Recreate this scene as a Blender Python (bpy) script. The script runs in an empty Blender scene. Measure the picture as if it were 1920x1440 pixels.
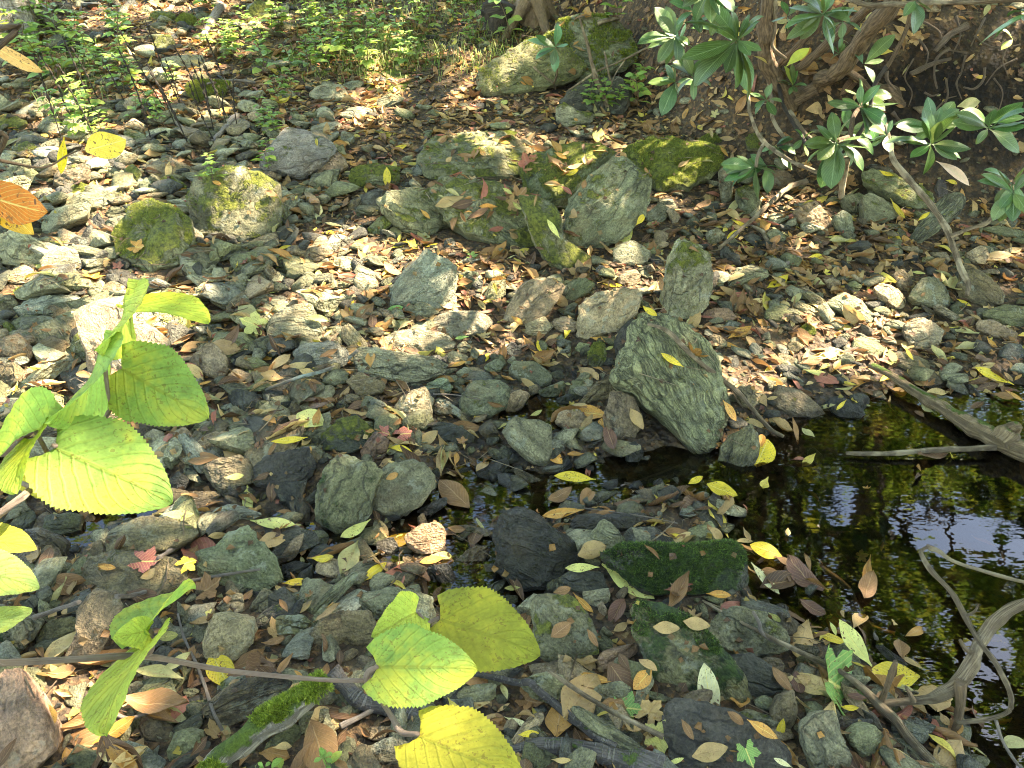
import bpy, math, random
import numpy as np
from mathutils import Vector, Matrix
from mathutils.bvhtree import BVHTree

# ------------------------------------------------------------------ camera, world, sun, exposure
S = bpy.context.scene
CAMH, PITCH, F = 1.45, math.radians(33), 1423.0          # F in pixels of the 1920 px wide photograph
cam = bpy.data.cameras.new('camera'); cam_o = bpy.data.objects.new('camera', cam)
S.collection.objects.link(cam_o); S.camera = cam_o
cam.sensor_width = 36; cam.lens = F / 1920 * 36; cam.clip_start = 0.02; cam.clip_end = 1000
cam_o.location = (0, 0, CAMH); cam_o.rotation_euler = (math.pi / 2 - PITCH, 0, 0)
SUN_AZ, SUN_EL = math.radians(66), math.radians(50)       # azimuth clockwise from +Y
SUN_DIR = np.array([math.sin(SUN_AZ) * math.cos(SUN_EL), math.cos(SUN_AZ) * math.cos(SUN_EL), math.sin(SUN_EL)])
W = bpy.data.worlds.new('World'); S.world = W; W.use_nodes = True
_n = W.node_tree.nodes; _bg = _n['Background']
_sk = _n.new('ShaderNodeTexSky'); _sk.sky_type = 'NISHITA'; _sk.sun_disc = False
_sk.sun_elevation = SUN_EL; _sk.sun_rotation = SUN_AZ
_sk.ozone_density = 2.6; _sk.dust_density = 0.4
W.node_tree.links.new(_sk.outputs[0], _bg.inputs[0]); _bg.inputs[1].default_value = 0.15
sun = bpy.data.lights.new('sun', 'SUN'); sun.energy = 5.0; sun.angle = math.radians(0.53); sun.color = (1, .93, .84)
sun_o = bpy.data.objects.new('sun', sun); S.collection.objects.link(sun_o)
sun_o.rotation_euler = Vector(-SUN_DIR).to_track_quat('-Z', 'Y').to_euler(); sun_o.location = SUN_DIR * 30
S.view_settings.view_transform = 'Standard'; S.view_settings.look = 'None'; S.view_settings.gamma = 1
S.view_settings.use_curve_mapping = False
S.view_settings.exposure = 3.38
S.view_settings.use_white_balance = True; S.view_settings.white_balance_temperature = 7700; S.view_settings.white_balance_tint = 10
S.cycles.use_denoising = True; S.cycles.filter_width = 1.0; S.cycles.max_bounces = 6; S.cycles.transparent_max_bounces = 8
S.cycles.diffuse_bounces = 3; S.cycles.glossy_bounces = 3; S.cycles.caustics_reflective = False; S.cycles.caustics_refractive = False
S.cycles.use_adaptive_sampling = True; S.cycles.adaptive_threshold = 0.015

# ------------------------------------------------------------------ helpers
COL = S.collection
random.seed(7); RNG = np.random.default_rng(7)
CPOS = np.array([0, 0, CAMH])
FW = np.array([0, math.cos(PITCH), -math.sin(PITCH)]); UP = np.array([0, math.sin(PITCH), math.cos(PITCH)])
TILE = {'A': (0, 0), 'B': (640, 0), 'C': (1280, 0), 'D': (0, 480), 'E': (640, 480), 'F': (1280, 480), 'G': (0, 960), 'H': (640, 960), 'I': (1280, 960), 'P': None}
def tp(t, x, y):                                            # a point read off a 3x enlarged tile -> photograph pixel
    if t == 'P': return (x, y)
    return (TILE[t][0] + x / 3, TILE[t][1] + y / 3)
def ray(px):                                                # (N,2) pixels -> unit directions
    px = np.atleast_2d(np.asarray(px, float))
    d = FW[None] + ((px[:, 0] - 960) / F)[:, None] * np.array([1., 0, 0])[None] - ((px[:, 1] - 720) / F)[:, None] * UP[None]
    return d / np.linalg.norm(d, axis=1)[:, None]
def to_px(P):                                               # world -> photograph pixel, depth
    P = np.atleast_2d(P) - CPOS; z = P @ FW
    zz = np.where(z < 1e-3, 1e-3, z)
    return np.stack([960 + F * P[:, 0] / zz, 720 - F * (P @ UP) / zz], 1), z
def at_depth(px, d): return CPOS + ray([px])[0] * d
def on_plane_z(px, z):
    r = ray(px); return CPOS + r * ((z - CAMH) / r[:, 2])[:, None]
def sstep(a, b, x):
    t = np.clip((x - a) / (b - a), 0, 1); return t * t * (3 - 2 * t)
def _hash(ix, iy, iz, seed):
    h = (ix * 374761393 + iy * 668265263 + iz * 2147483647 + seed * 1274126177) & 0xFFFFFFFF
    h = ((h ^ (h >> 13)) * 1274126177) & 0xFFFFFFFF
    h = ((h ^ (h >> 16)) * 2246822519) & 0xFFFFFFFF
    return ((h ^ (h >> 15)) & 0xFFFF) / 65535.0
def vnoise(P, seed=0):                                      # value noise, -1..1
    P = np.asarray(P, float); i = np.floor(P).astype(np.int64); f = P - i; f = f * f * f * (f * (f * 6 - 15) + 10)
    r = 0
    for dx in (0, 1):
        for dy in (0, 1):
            for dz in (0, 1):
                w = (f[:, 0] if dx else 1 - f[:, 0]) * (f[:, 1] if dy else 1 - f[:, 1]) * (f[:, 2] if dz else 1 - f[:, 2])
                r = r + w * _hash(i[:, 0] + dx, i[:, 1] + dy, i[:, 2] + dz, seed)
    return r * 2 - 1
def fbm(P, seed=0, octv=4, g=.5):
    a, r, t = 1., 0, 0
    for k in range(octv):
        r = r + a * vnoise(P * 2 ** k, seed + k * 17); t += a; a *= g
    return r / t

# ---- materials
def mat(name):
    m = bpy.data.materials.new(name); m.use_nodes = True
    m.node_tree.nodes.clear(); return m, m.node_tree
class NB:
    def __init__(s, nt): s.nt = nt
    def n(s, typ, _o=0, **kw):
        nd = s.nt.nodes.new('ShaderNode' + typ)
        for k, v in kw.items():
            if k in nd.bl_rna.properties and not k[0].isupper(): setattr(nd, k, v)
            else: s.set(nd, k, v)
        return nd
    def set(s, nd, k, v):
        sock = nd.inputs[int(k[1:])] if k[0] == 'I' and k[1:].isdigit() else nd.inputs[k.replace('_', ' ')]
        if isinstance(v, bpy.types.NodeSocket): s.nt.links.new(v, sock)
        elif isinstance(v, bpy.types.Node): s.nt.links.new(v.outputs[0], sock)
        else: sock.default_value = v
    def m(s, op, a, b=0., c=0., clamp=False):
        nd = s.nt.nodes.new('ShaderNodeMath'); nd.operation = op; nd.use_clamp = clamp
        for i, v in enumerate((a, b, c)):
            s.set(nd, 'I%d' % i, v)
        return nd.outputs[0]
    def noise(s, vec, scale, detail=4, rough=.55, out=0):
        nd = s.nt.nodes.new('ShaderNodeTexNoise'); s.set(nd, 'Vector', vec); nd.inputs['Scale'].default_value = scale
        nd.inputs['Detail'].default_value = detail; nd.inputs['Roughness'].default_value = rough; return nd.outputs[out]
    def ramp(s, f, lo, hi):                                 # smooth 0..1 between lo and hi
        nd = s.nt.nodes.new('ShaderNodeMapRange'); nd.interpolation_type = 'SMOOTHSTEP'
        s.set(nd, 'Value', f); nd.inputs['From Min'].default_value = lo; nd.inputs['From Max'].default_value = hi; return nd.outputs[0]
    def mix(s, f, a, b, mode='MIX'):
        nd = s.nt.nodes.new('ShaderNodeMix'); nd.data_type = 'RGBA'; nd.blend_type = mode
        for sock, v in ((nd.inputs['Factor'], f), (nd.inputs[6], a), (nd.inputs[7], b)):
            if isinstance(v, bpy.types.NodeSocket): s.nt.links.new(v, sock)
            else: sock.default_value = (tuple(v) + (1,))[:4] if isinstance(v, tuple) else v
        return nd.outputs[2]
    def scalecol(s, col, f):
        g = s.n('CombineXYZ'); [s.set(g, 'I%d' % i, f) for i in range(3)]
        return s.mix(1., col, g.outputs[0], 'MULTIPLY')
    def attr(s, name, kind='GEOMETRY', out='Fac'):
        nd = s.nt.nodes.new('ShaderNodeAttribute'); nd.attribute_type = kind; nd.attribute_name = name; return nd.outputs[out]
    def vmap(s, vec, scale, loc=None):
        nd = s.nt.nodes.new('ShaderNodeMapping'); s.set(nd, 'Vector', vec); nd.inputs['Scale'].default_value = scale
        if loc is not None: s.set(nd, 'Location', loc)
        return nd.outputs[0]
    def bump(s, h, strength, dist, normal=None):
        nd = s.nt.nodes.new('ShaderNodeBump'); s.set(nd, 'Height', h); nd.inputs['Strength'].default_value = strength; nd.inputs['Distance'].default_value = dist
        if normal is not None: s.set(nd, 'Normal', normal)
        return nd.outputs[0]
    def out(s, sh, disp=None):
        o = s.nt.nodes.new('ShaderNodeOutputMaterial'); s.nt.links.new(sh, o.inputs[0])
    def bsdf(s, **kw):
        return s.n('BsdfPrincipled', **kw).outputs[0]

def rock_material():
    m, nt = mat('stone'); b = NB(nt)
    oi = nt.nodes.new('ShaderNodeObjectInfo')
    off = b.n('CombineXYZ', I0=b.m('MULTIPLY', oi.outputs['Random'], 37.), I1=b.m('MULTIPLY', oi.outputs['Random'], 91.), I2=b.m('MULTIPLY', oi.outputs['Random'], 13.))
    P = b.n('VectorMath', operation='ADD', I0=b.attr('sv', out='Vector'), I1=off).outputs[0]
    c = oi.outputs['Color']
    n1 = b.noise(P, 7, 6, .6); n2 = b.noise(b.vmap(P, (7, 20, 22)), 1.6, 5, .65); n3 = b.noise(P, 170, 3, .7); n4 = b.noise(P, 30, 5, .65)
    col = b.scalecol(c, b.m('MULTIPLY_ADD', n1, 1.5, .25))
    col = b.scalecol(col, b.m('MULTIPLY_ADD', b.ramp(n2, .32, .62), .5, .68))
    col = b.scalecol(col, b.m('MULTIPLY_ADD', n3, 2.2, -.1))
    col = b.scalecol(col, b.m('MULTIPLY_ADD', n4, 1.7, .25))
    vo = b.n('TexVoronoi', Vector=b.n('VectorMath', operation='ADD', I0=b.vmap(P, (2.2, 11, 11)), I1=b.noise(P, 9, 3, .6, 1)).outputs[0], feature='DISTANCE_TO_EDGE', Scale=1.3)
    ck = b.m('MULTIPLY', b.m('SUBTRACT', 1., b.ramp(vo.outputs['Distance'], .0, .07)), b.ramp(b.noise(P, 6, 2, .5), .45, .6))
    col = b.scalecol(col, b.m('MULTIPLY_ADD', ck, -.5, 1.))
    # layered stones show dark ridges along their length
    rn = b.noise(b.n('VectorMath', operation='ADD', I0=b.vmap(P, (3.5, 34, 30)), I1=b.noise(P, 5, 2, .5, 1)).outputs[0], 1.1, 3, .6)
    rg = b.m('MULTIPLY', b.m('SUBTRACT', 1., b.ramp(b.m('ABSOLUTE', b.m('SUBTRACT', rn, .5)), .0, .07)), b.attr('ridge', 'OBJECT'))
    col = b.scalecol(col, b.m('MULTIPLY_ADD', rg, -.7, 1.))
    # rusty tint patches
    col = b.mix(b.m('MULTIPLY', b.ramp(b.noise(P, 4.3, 4, .6), .52, .72), .55), col, b.mix(.5, col, (.30, .19, .085)))
    # lichen
    li = b.m('MULTIPLY', b.m('MULTIPLY', b.ramp(b.noise(P, 22, 5, .7), .53, .60), b.ramp(b.noise(P, 5, 2, .5), .45, .6)), b.attr('lichen', 'OBJECT'))
    col = b.mix(b.m('MULTIPLY', li, .65), col, (.36, .37, .27))
    dk = b.m('MULTIPLY', b.ramp(b.noise(P, 60, 3, .6), .56, .64), .75)
    col = b.mix(dk, col, b.scalecol(col, .45))
    # moss
    geo = nt.nodes.new('ShaderNodeNewGeometry')
    sep = b.n('SeparateXYZ', I0=geo.outputs['Normal']); pz = b.n('SeparateXYZ', I0=geo.outputs['Position'])
    mo = b.m('ADD', b.m('ADD', b.noise(P, 9, 6, .68), b.m('MULTIPLY', sep.outputs[2], .22)), b.m('MULTIPLY', b.attr('moss', 'OBJECT'), .62))
    mm = b.ramp(mo, .90, 1.0)
    mc = b.mix(b.ramp(b.noise(P, 55, 4, .7), .3, .7), b.attr('mossd', 'OBJECT', 'Color'), b.attr('mossl', 'OBJECT', 'Color'))
    col = b.mix(mm, col, b.scalecol(mc, b.m('MULTIPLY_ADD', n3, 1.2, .4)))
    # wetness (and the tide mark at the water)
    wl = b.m('SUBTRACT', 1., b.ramp(b.m('ADD', pz.outputs[2], b.m('MULTIPLY_ADD', n1, .05, -.025)), .012, .035))
    wet = b.m('MAXIMUM', b.attr('wet', 'OBJECT'), wl)
    col = b.scalecol(col, b.m('MULTIPLY_ADD', wet, -.6, 1.))
    ro = b.m('MULTIPLY_ADD', b.m('MULTIPLY', wet, b.m('SUBTRACT', 1., mm)), -.58, .88)
    h = b.m('ADD', b.m('SUBTRACT', b.m('MULTIPLY', n2, .55), b.m('ADD', b.m('MULTIPLY', ck, .25), b.m('MULTIPLY', rg, .45))), b.m('ADD', b.m('MULTIPLY', n4, .55), b.m('ADD', b.m('MULTIPLY', n3, .2), b.m('MULTIPLY', b.noise(P, 75, 4, .7), .3))))
    h = b.m('ADD', h, b.m('MULTIPLY', mm, b.m('MULTIPLY_ADD', b.noise(P, 130, 3, .8), 1.0, .3)))
    nm = b.bump(h, 1., .05)
    b.out(b.bsdf(Base_Color=col, Roughness=ro, Normal=nm, Specular_IOR_Level=.4)); return m

def leaf_material(name, src, spots=0., vein=(.6, .5, .2), trans=.35, rough=.55, veins=9., spec=.4, blotch=None, glow=1.3, vs=1., unit=.09):
    m, nt = mat(name); b = NB(nt)
    oi = nt.nodes.new('ShaderNodeObjectInfo')
    base = oi.outputs['Color'] if src == 'obj' else b.attr('col', out='Color')
    uv = nt.nodes.new('ShaderNodeUVMap').outputs[0]; su = b.n('SeparateXYZ', I0=uv)
    tc = nt.nodes.new('ShaderNodeTexCoord')
    if src == 'obj': P = b.n('VectorMath', operation='ADD', I0=tc.outputs['Object'], I1=b.n('CombineXYZ', I0=b.m('MULTIPLY', oi.outputs['Random'], 17.), I1=b.m('MULTIPLY', oi.outputs['Random'], 5.)).outputs[0]).outputs[0]; P = b.vmap(P, (unit, unit, unit))
    else: P = tc.outputs['Object']
    n1 = b.noise(P, 28, 4, .6); n2 = b.noise(P, 220, 2, .6)
    col = b.scalecol(base, b.m('MULTIPLY_ADD', n1, 1.1, .45))
    col = b.scalecol(col, b.m('MULTIPLY_ADD', n2, .5, .75))
    if blotch:
        col = b.mix(b.m('MULTIPLY', b.ramp(b.noise(P, 14, 4, .65), .48, .68), blotch[3]), col, tuple(blotch[:3]))
    v = b.m('ABSOLUTE', b.m('SUBTRACT', su.outputs[1], .5))
    rib = b.m('SUBTRACT', 1., b.ramp(v, .008, .035))
    w = b.m('FRACT', b.m('SUBTRACT', b.m('MULTIPLY', b.m('ADD', su.outputs[0], b.m('MULTIPLY', n1, .07)), veins), b.m('MULTIPLY', v, veins * .8)))
    sv = b.m('SUBTRACT', 1., b.ramp(b.m('ABSOLUTE', b.m('SUBTRACT', w, .5)), .02, .16))
    col = b.mix(b.m('MULTIPLY', rib, .7 * vs), col, vein); col = b.mix(b.m('MULTIPLY', sv, .28 * vs), col, vein)
    if spots:
        sp = b.m('MULTIPLY', b.ramp(b.noise(P, 260, 2, .5), .60, .64), b.ramp(b.noise(P, 30, 2, .5), .38, .6))
        sp = b.m('MAXIMUM', sp, b.ramp(b.noise(P, 110, 2, .5), .68, .71))
        col = b.mix(b.m('MULTIPLY', sp, spots), col, (.13, .055, .02))
    if blotch:
        eg = b.m('MULTIPLY', b.ramp(b.m('ADD', v, b.m('MULTIPLY', b.noise(P, 30, 4, .7), .30)),   .67, .73), .8); col = b.mix(eg, col, (.16, .09, .02))
    hgt = b.m('ADD', b.m('MULTIPLY', sv, -.6), b.m('ADD', b.m('MULTIPLY', rib, -.8), b.m('MULTIPLY', n2, .5)))
    nm = b.bump(hgt, .5, .002)
    sh = b.bsdf(Base_Color=col, Roughness=rough, Normal=nm, Specular_IOR_Level=spec)
    tr = b.n('BsdfTranslucent', Color=b.scalecol(col, glow), Normal=nm)
    mx = b.n('MixShader', I0=trans, I1=sh, I2=tr.outputs[0]); b.out(mx.outputs[0]); return m

def bark_material(name, c1, c2, band=0., moss=0., scale=1., mossc=(.13, .19, .02), pale=None):
    m, nt = mat(name); b = NB(nt)
    tc = nt.nodes.new('ShaderNodeTexCoord'); uv = nt.nodes.new('ShaderNodeUVMap').outputs[0]; O = tc.outputs['Object']
    st = b.noise(b.vmap(uv, (6 * scale, 9, 1)), 3, 5, .65); n1 = b.noise(O, 40, 4, .6); n2 = b.noise(O, 9, 4, .6)
    col = b.mix(b.ramp(st, .35, .65), c1, c2); col = b.scalecol(col, b.m('MULTIPLY_ADD', n1, 1.1, .45))
    h = b.m('ADD', st, n1)
    if pale: col = b.mix(b.m('MULTIPLY', b.ramp(n2, .5, .62), .75), col, pale)
    if band:
        wv = b.noise(b.vmap(uv, (260 * band, 1.6, 1)), 1, 3, .6); k = b.ramp(wv, .54, .62)
        col = b.mix(b.m('MULTIPLY', k, .5), col, (.26, .23, .19)); h = b.m('ADD', h, b.m('MULTIPLY', k, .8))
    if moss:
        g = nt.nodes.new('ShaderNodeNewGeometry'); z = b.n('SeparateXYZ', I0=g.outputs['Normal']).outputs[2]
        mm = b.ramp(b.m('ADD', b.noise(O, 14, 5, .7), b.m('MULTIPLY', z, .3)), 1.0 - .55 * moss, 1.1 - .55 * moss)
        mo = b.scalecol(b.mix(b.noise(O, 60, 3, .7), (mossc[0] * .3, mossc[1] * .35, mossc[2] * .3), mossc), b.m('MULTIPLY_ADD', b.noise(O, 240, 2, .8), 1.6, .2))
        col = b.mix(mm, col, mo); h = b.m('ADD', h, b.m('MULTIPLY', mm, b.m('MULTIPLY', b.noise(O, 200, 3, .8), 2.)))
    b.out(b.bsdf(Base_Color=col, Roughness=.8, Normal=b.bump(h, 1., .012), Specular_IOR_Level=.3)); return m

def ground_material():
    m, nt = mat('soil'); b = NB(nt)
    g = nt.nodes.new('ShaderNodeNewGeometry'); P = g.outputs['Position']; z = b.n('SeparateXYZ', I0=P).outputs[2]
    n1 = b.noise(P, 3, 5, .6); n2 = b.noise(P, 28, 5, .7); n3 = b.noise(P, 120, 3, .7)
    vo = b.n('TexVoronoi', Vector=P, Scale=46.); vc = b.n('SeparateXYZ', I0=vo.outputs['Color'])
    col = b.mix(b.ramp(n1, .35, .65), (.028, .019, .011), (.065, .044, .025))
    lf = b.mix(b.ramp(vc.outputs[0], 0, 1), (.20, .105, .04), (.10, .06, .03)); lf = b.mix(b.ramp(vc.outputs[1], .6, .9), lf, (.30, .19, .085))
    col = b.mix(b.m('MULTIPLY', b.ramp(n2, .45, .6), .6), col, lf)
    col = b.scalecol(col, b.m('MULTIPLY_ADD', n3, 1.4, .3))
    ms = b.ramp(b.m('ADD', b.attr('moss'), b.m('MULTIPLY_ADD', n2, 1.0, -.5)), .35, .65)
    col = b.mix(ms, col, b.scalecol(b.mix(n2, (.035, .055, .008), (.14, .17, .02)), b.m('MULTIPLY_ADD', n3, 1.4, .3)))
    col = b.mix(b.attr('soil_shade'), col, b.scalecol(col, .2))  # shade of the right bank and boulder hollow painted into the soil colour
    col = b.mix(b.m('SUBTRACT', 1., b.ramp(z, -.03, .015)), col, b.scalecol(b.mix(b.ramp(z, -.10, -.04), b.mix(b.ramp(vc.outputs[2], .2, .8), (.03, .02, .009), (.012, .010, .005)), b.mix(b.ramp(vc.outputs[2], .2, .8), (.17, .115, .05), (.06, .045, .02))), b.m('MULTIPLY_ADD', n2, 1.6, .2)))
    wet = b.m('SUBTRACT', 1., b.ramp(z, .01, .05))
    col = b.scalecol(col, b.m('MULTIPLY_ADD', wet, -.45, 1.))
    h = b.m('ADD', b.m('ADD', b.m('MULTIPLY', n2, 1.), b.m('MULTIPLY', n3, .35)), b.m('MULTIPLY', vo.outputs['Distance'], .8))
    b.out(b.bsdf(Base_Color=col, Roughness=b.m('MULTIPLY_ADD', wet, -.5, .95), Normal=b.bump(h, 1., .02), Specular_IOR_Level=.3)); return m

def water_material():
    m, nt = mat('water'); b = NB(nt)
    g = nt.nodes.new('ShaderNodeNewGeometry'); P = g.outputs['Position']
    calm = b.noise(b.vmap(P, (1, 1, 1)), 1.3, 2, .5)
    w = b.m('ADD', b.m('MULTIPLY', b.noise(b.vmap(P, (5, 11, 1)), 1.6, 3, .5), .5), b.m('MULTIPLY', b.noise(b.vmap(P, (14, 40, 1)), 1.4, 2, .5), b.m('MULTIPLY', b.ramp(calm, .4, .7), .25)))
    nm = b.bump(w, .10, .012)
    gl = b.n('BsdfGlossy', Color=(1, 1, 1, 1), Roughness=0.0, Normal=nm)
    tr = b.n('BsdfTransparent', Color=(.45, .40, .28, 1))
    fr = b.n('Fresnel', IOR=1.41, Normal=nm)
    b.out(b.n('MixShader', I0=fr.outputs[0], I1=tr.outputs[0], I2=gl.outputs[0]).outputs[0]); return m

M = dict(rock=rock_material(), ground=ground_material(), water=water_material(),
    litter=leaf_material('dead_leaf_mass', 'attr', spots=.5, vein=(.42, .26, .12), trans=.22, rough=.6, veins=8, glow=1.2, vs=.7),
    brown=leaf_material('dead_leaf', 'obj', spots=.45, vein=(.42, .26, .12), trans=.22, rough=.6, veins=9, glow=1.2, vs=.8),
    yellow=leaf_material('yellow_leaf', 'obj', spots=.9, vein=(.75, .62, .18), trans=.28, rough=.45, veins=10),
    rhodo=leaf_material('evergreen_leaf', 'obj', vein=(.30, .40, .16), trans=.22, rough=.33, veins=11, spec=.5, vs=.55),
    vib=leaf_material('broad_green_leaf', 'obj', spots=.45, vein=(.22, .24, .03), trans=.52, rough=.6, veins=8, spec=.25, blotch=(.62, .52, .05, .5), vs=.65, unit=.13),
    herb=leaf_material('herb_leaf', 'attr', vein=(.3, .4, .12), trans=.35, rough=.55, veins=6, vs=.4),
    canopy=leaf_material('canopy_leaf', 'attr', vein=(.3, .38, .08), trans=.5, rough=.5, veins=6, vs=.2, glow=1.6),
    stem=bark_material('brown_bark', (.13, .085, .045), (.24, .16, .09), moss=.25),
    stick=bark_material('dry_stick', (.085, .055, .03), (.27, .20, .12), pale=(.46, .36, .22)),
    rhstem=bark_material('shrub_bark', (.06, .038, .02), (.19, .125, .068)),
    twig=bark_material('grey_twig', (.16, .12, .09), (.30, .25, .2)),
    redtwig=bark_material('young_twig', (.30, .19, .13), (.46, .36, .28)),
    birch=bark_material('banded_bark', (.055, .045, .038), (.13, .11, .095), band=.5, moss=.3),
    mosslog=bark_material('mossy_bark', (.10, .08, .055), (.30, .27, .20), moss=.62, band=.3),
    wetlog=bark_material('driftwood', (.10, .062, .03), (.27, .19, .10), moss=.45),
    lichen=bark_material('lichen_bark', (.14, .12, .09), (.25, .22, .17), pale=(.42, .52, .44)),
    dark=bark_material('dead_stem', (.025, .018, .012), (.06, .045, .03)),
    root=bark_material('root_bark', (.06, .04, .025), (.17, .12, .075)))

# ---- mesh and object helpers
def mesh(name, V, Fc, m, uv=None, smooth=True, attrs=None, sharp=None):
    me = bpy.data.meshes.new(name)
    V = np.asarray(V, float)
    if isinstance(Fc, np.ndarray):
        nv = Fc.shape[1]; me.vertices.add(len(V)); me.vertices.foreach_set('co', V.ravel())
        me.loops.add(Fc.size); me.loops.foreach_set('vertex_index', Fc.ravel().astype(np.int32))
        me.polygons.add(len(Fc)); me.polygons.foreach_set('loop_start', np.arange(0, Fc.size, nv, dtype=np.int32))
        me.update(calc_edges=True)
    else: me.from_pydata(V.tolist(), [], Fc); me.update()
    me.materials.append(m)
    li = np.empty(len(me.loops), np.int32); me.loops.foreach_get('vertex_index', li)
    if uv is not None:
        l = me.uv_layers.new(name='UVMap'); l.data.foreach_set('uv', np.asarray(uv, np.float32)[li].ravel())
    for k, (typ, dat) in (attrs or {}).items():
        a = me.attributes.new(k, typ, 'POINT'); dat = np.asarray(dat, np.float32)
        a.data.foreach_set({'FLOAT_VECTOR': 'vector', 'FLOAT_COLOR': 'color', 'FLOAT': 'value'}[typ], dat.ravel())
    if smooth: me.polygons.foreach_set('use_smooth', np.ones(len(me.polygons), bool))
    if sharp: me.set_sharp_from_angle(angle=math.radians(sharp))
    me.validate(); return me
def obj(name, data, loc=(0, 0, 0), parent=None, label=None, cat=None, group=None, kind=None, color=None):
    o = bpy.data.objects.new(name, data); COL.objects.link(o); o.location = loc
    if parent is not None:
        o.parent = parent; w = Vector(loc); q = parent
        while q is not None: w = w - q.location; q = q.parent
        o.location = w
    if label: o['label'] = label
    if cat: o['category'] = cat
    if group: o['group'] = group
    if kind: o['kind'] = kind
    if color is not None: o.color = tuple(color[:3]) + (1,)
    return o
def grid_faces(nu, nv, wrap=False):                          # nu rows of nv points
    i = np.arange(nu - 1)[:, None]; j = np.arange(nv if wrap else nv - 1)[None]
    a = i * nv + j; b_ = i * nv + (j + 1) % nv; return np.stack([a, b_, b_ + nv, a + nv], -1).reshape(-1, 4)
def smooth_path(P, n):
    P = np.asarray(P, float)
    if len(P) < 3: return np.stack([P[0] + (P[-1] - P[0]) * t for t in np.linspace(0, 1, n)])
    Q = np.vstack([2 * P[0] - P[1], P, 2 * P[-1] - P[-2]]); out = []
    for t in np.linspace(0, len(P) - 1 - 1e-6, n):
        k = int(t); u = t - k; p0, p1, p2, p3 = Q[k:k + 4]
        out.append(.5 * ((2 * p1) + (-p0 + p2) * u + (2 * p0 - 5 * p1 + 4 * p2 - p3) * u * u + (-p0 + 3 * p1 - 3 * p2 + p3) * u ** 3))
    return np.array(out)
def tube_data(P, R, n=None, seg=7, wob=.12, seed=0, knots=True):
    P = np.asarray(P, float); n = n or max(6, len(P) * 6); R = np.interp(np.linspace(0, 1, n), np.linspace(0, 1, len(R)), R)
    C = smooth_path(P, n); T = np.gradient(C, axis=0); T /= np.linalg.norm(T, axis=1)[:, None] + 1e-9
    ref = np.array([0.13, 0.2, .97]); A = np.cross(T, ref); A /= np.linalg.norm(A, axis=1)[:, None] + 1e-9; B = np.cross(T, A)
    th = np.linspace(0, 2 * math.pi, seg, endpoint=False); L = np.concatenate([[0], np.cumsum(np.linalg.norm(np.diff(C, axis=0), axis=1))])
    rr = R[:, None] * (1 + wob * vnoise(np.stack([np.repeat(L * 25, seg) + seed, np.tile(np.cos(th) * 1.2, n), np.tile(np.sin(th) * 1.2, n)], 1), seed).reshape(n, seg))
    if knots: rr *= (1 + .18 * np.clip(vnoise(np.stack([L * 14 + seed * 3, L * 0, L * 0], 1), seed + 5), 0, 1))[:, None]
    V = C[:, None] + rr[..., None] * (np.cos(th)[None, :, None] * A[:, None] + np.sin(th)[None, :, None] * B[:, None])
    V = V.reshape(-1, 3); Fq = grid_faces(n, seg, True)
    uv = np.stack([np.repeat(L, seg), np.tile(np.arange(seg) / seg, n)], 1)
    Fl = [tuple(f) for f in Fq] + [tuple(range(seg))[::-1], tuple(range((n - 1) * seg, n * seg))]
    return V, Fl, uv
def tube(name, P, R, m, parent=None, org=None, n=None, seg=7, wob=.12, seed=None, **kw):
    seed = random.randrange(9999) if seed is None else seed
    V, Fl, uv = tube_data(P, R, n, seg, wob, seed); org = np.array(P[0]) if org is None else np.asarray(org)
    return obj(name, mesh(name, V - org, Fl, m, uv), tuple(org), parent, **kw)
# ------------------------------------------------------------------ terrain
POOL = on_plane_z([(1385, 930), (1405, 880), (1440, 815), (1520, 792), (1600, 765), (1700, 735), (1800, 732), (1960, 740), (2300, 820), (2500, 1500), (1830, 1560), (1740, 1400), (1660, 1320), (1610, 1240), (1545, 1160), (1450, 1090), (1390, 1020)], 0)[:, :2]
CHAN = [((-260, 1080), .10), ((20, 1075), .08), ((110, 1010), .08), ((250, 965), .06), ((410, 940), .05), ((520, 965), .05), ((640, 1015), .06), ((740, 1020), .06), ((850, 940), .05), ((930, 900), .035), ((1010, 930), .04), ((1130, 905), .04), ((1270, 880), .05), ((1420, 900), .12)]
CHP = on_plane_z([c[0] for c in CHAN], 0)[:, :2]; CHR = np.array([c[1] for c in CHAN])
PUD = [(on_plane_z([(1010, 770)], 0)[0, :2], .07), (on_plane_z([(905, 1085)], 0)[0, :2], .10), (on_plane_z([(560, 1060)], 0)[0, :2], .08)]
def _poly_sd(X, Y, Q):
    d = np.full(X.shape, 1e9); ins = np.zeros(X.shape, bool)
    for (x0, y0), (x1, y1) in zip(Q, np.roll(Q, -1, 0)):
        ex, ey = x1 - x0, y1 - y0; t = np.clip(((X - x0) * ex + (Y - y0) * ey) / (ex * ex + ey * ey), 0, 1)
        d = np.minimum(d, np.hypot(X - x0 - t * ex, Y - y0 - t * ey))
        c = ((y0 > Y) != (y1 > Y)) & (X < (x1 - x0) * (Y - y0) / (y1 - y0 + 1e-12) + x0); ins ^= c
    return np.where(ins, -d, d)
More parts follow.
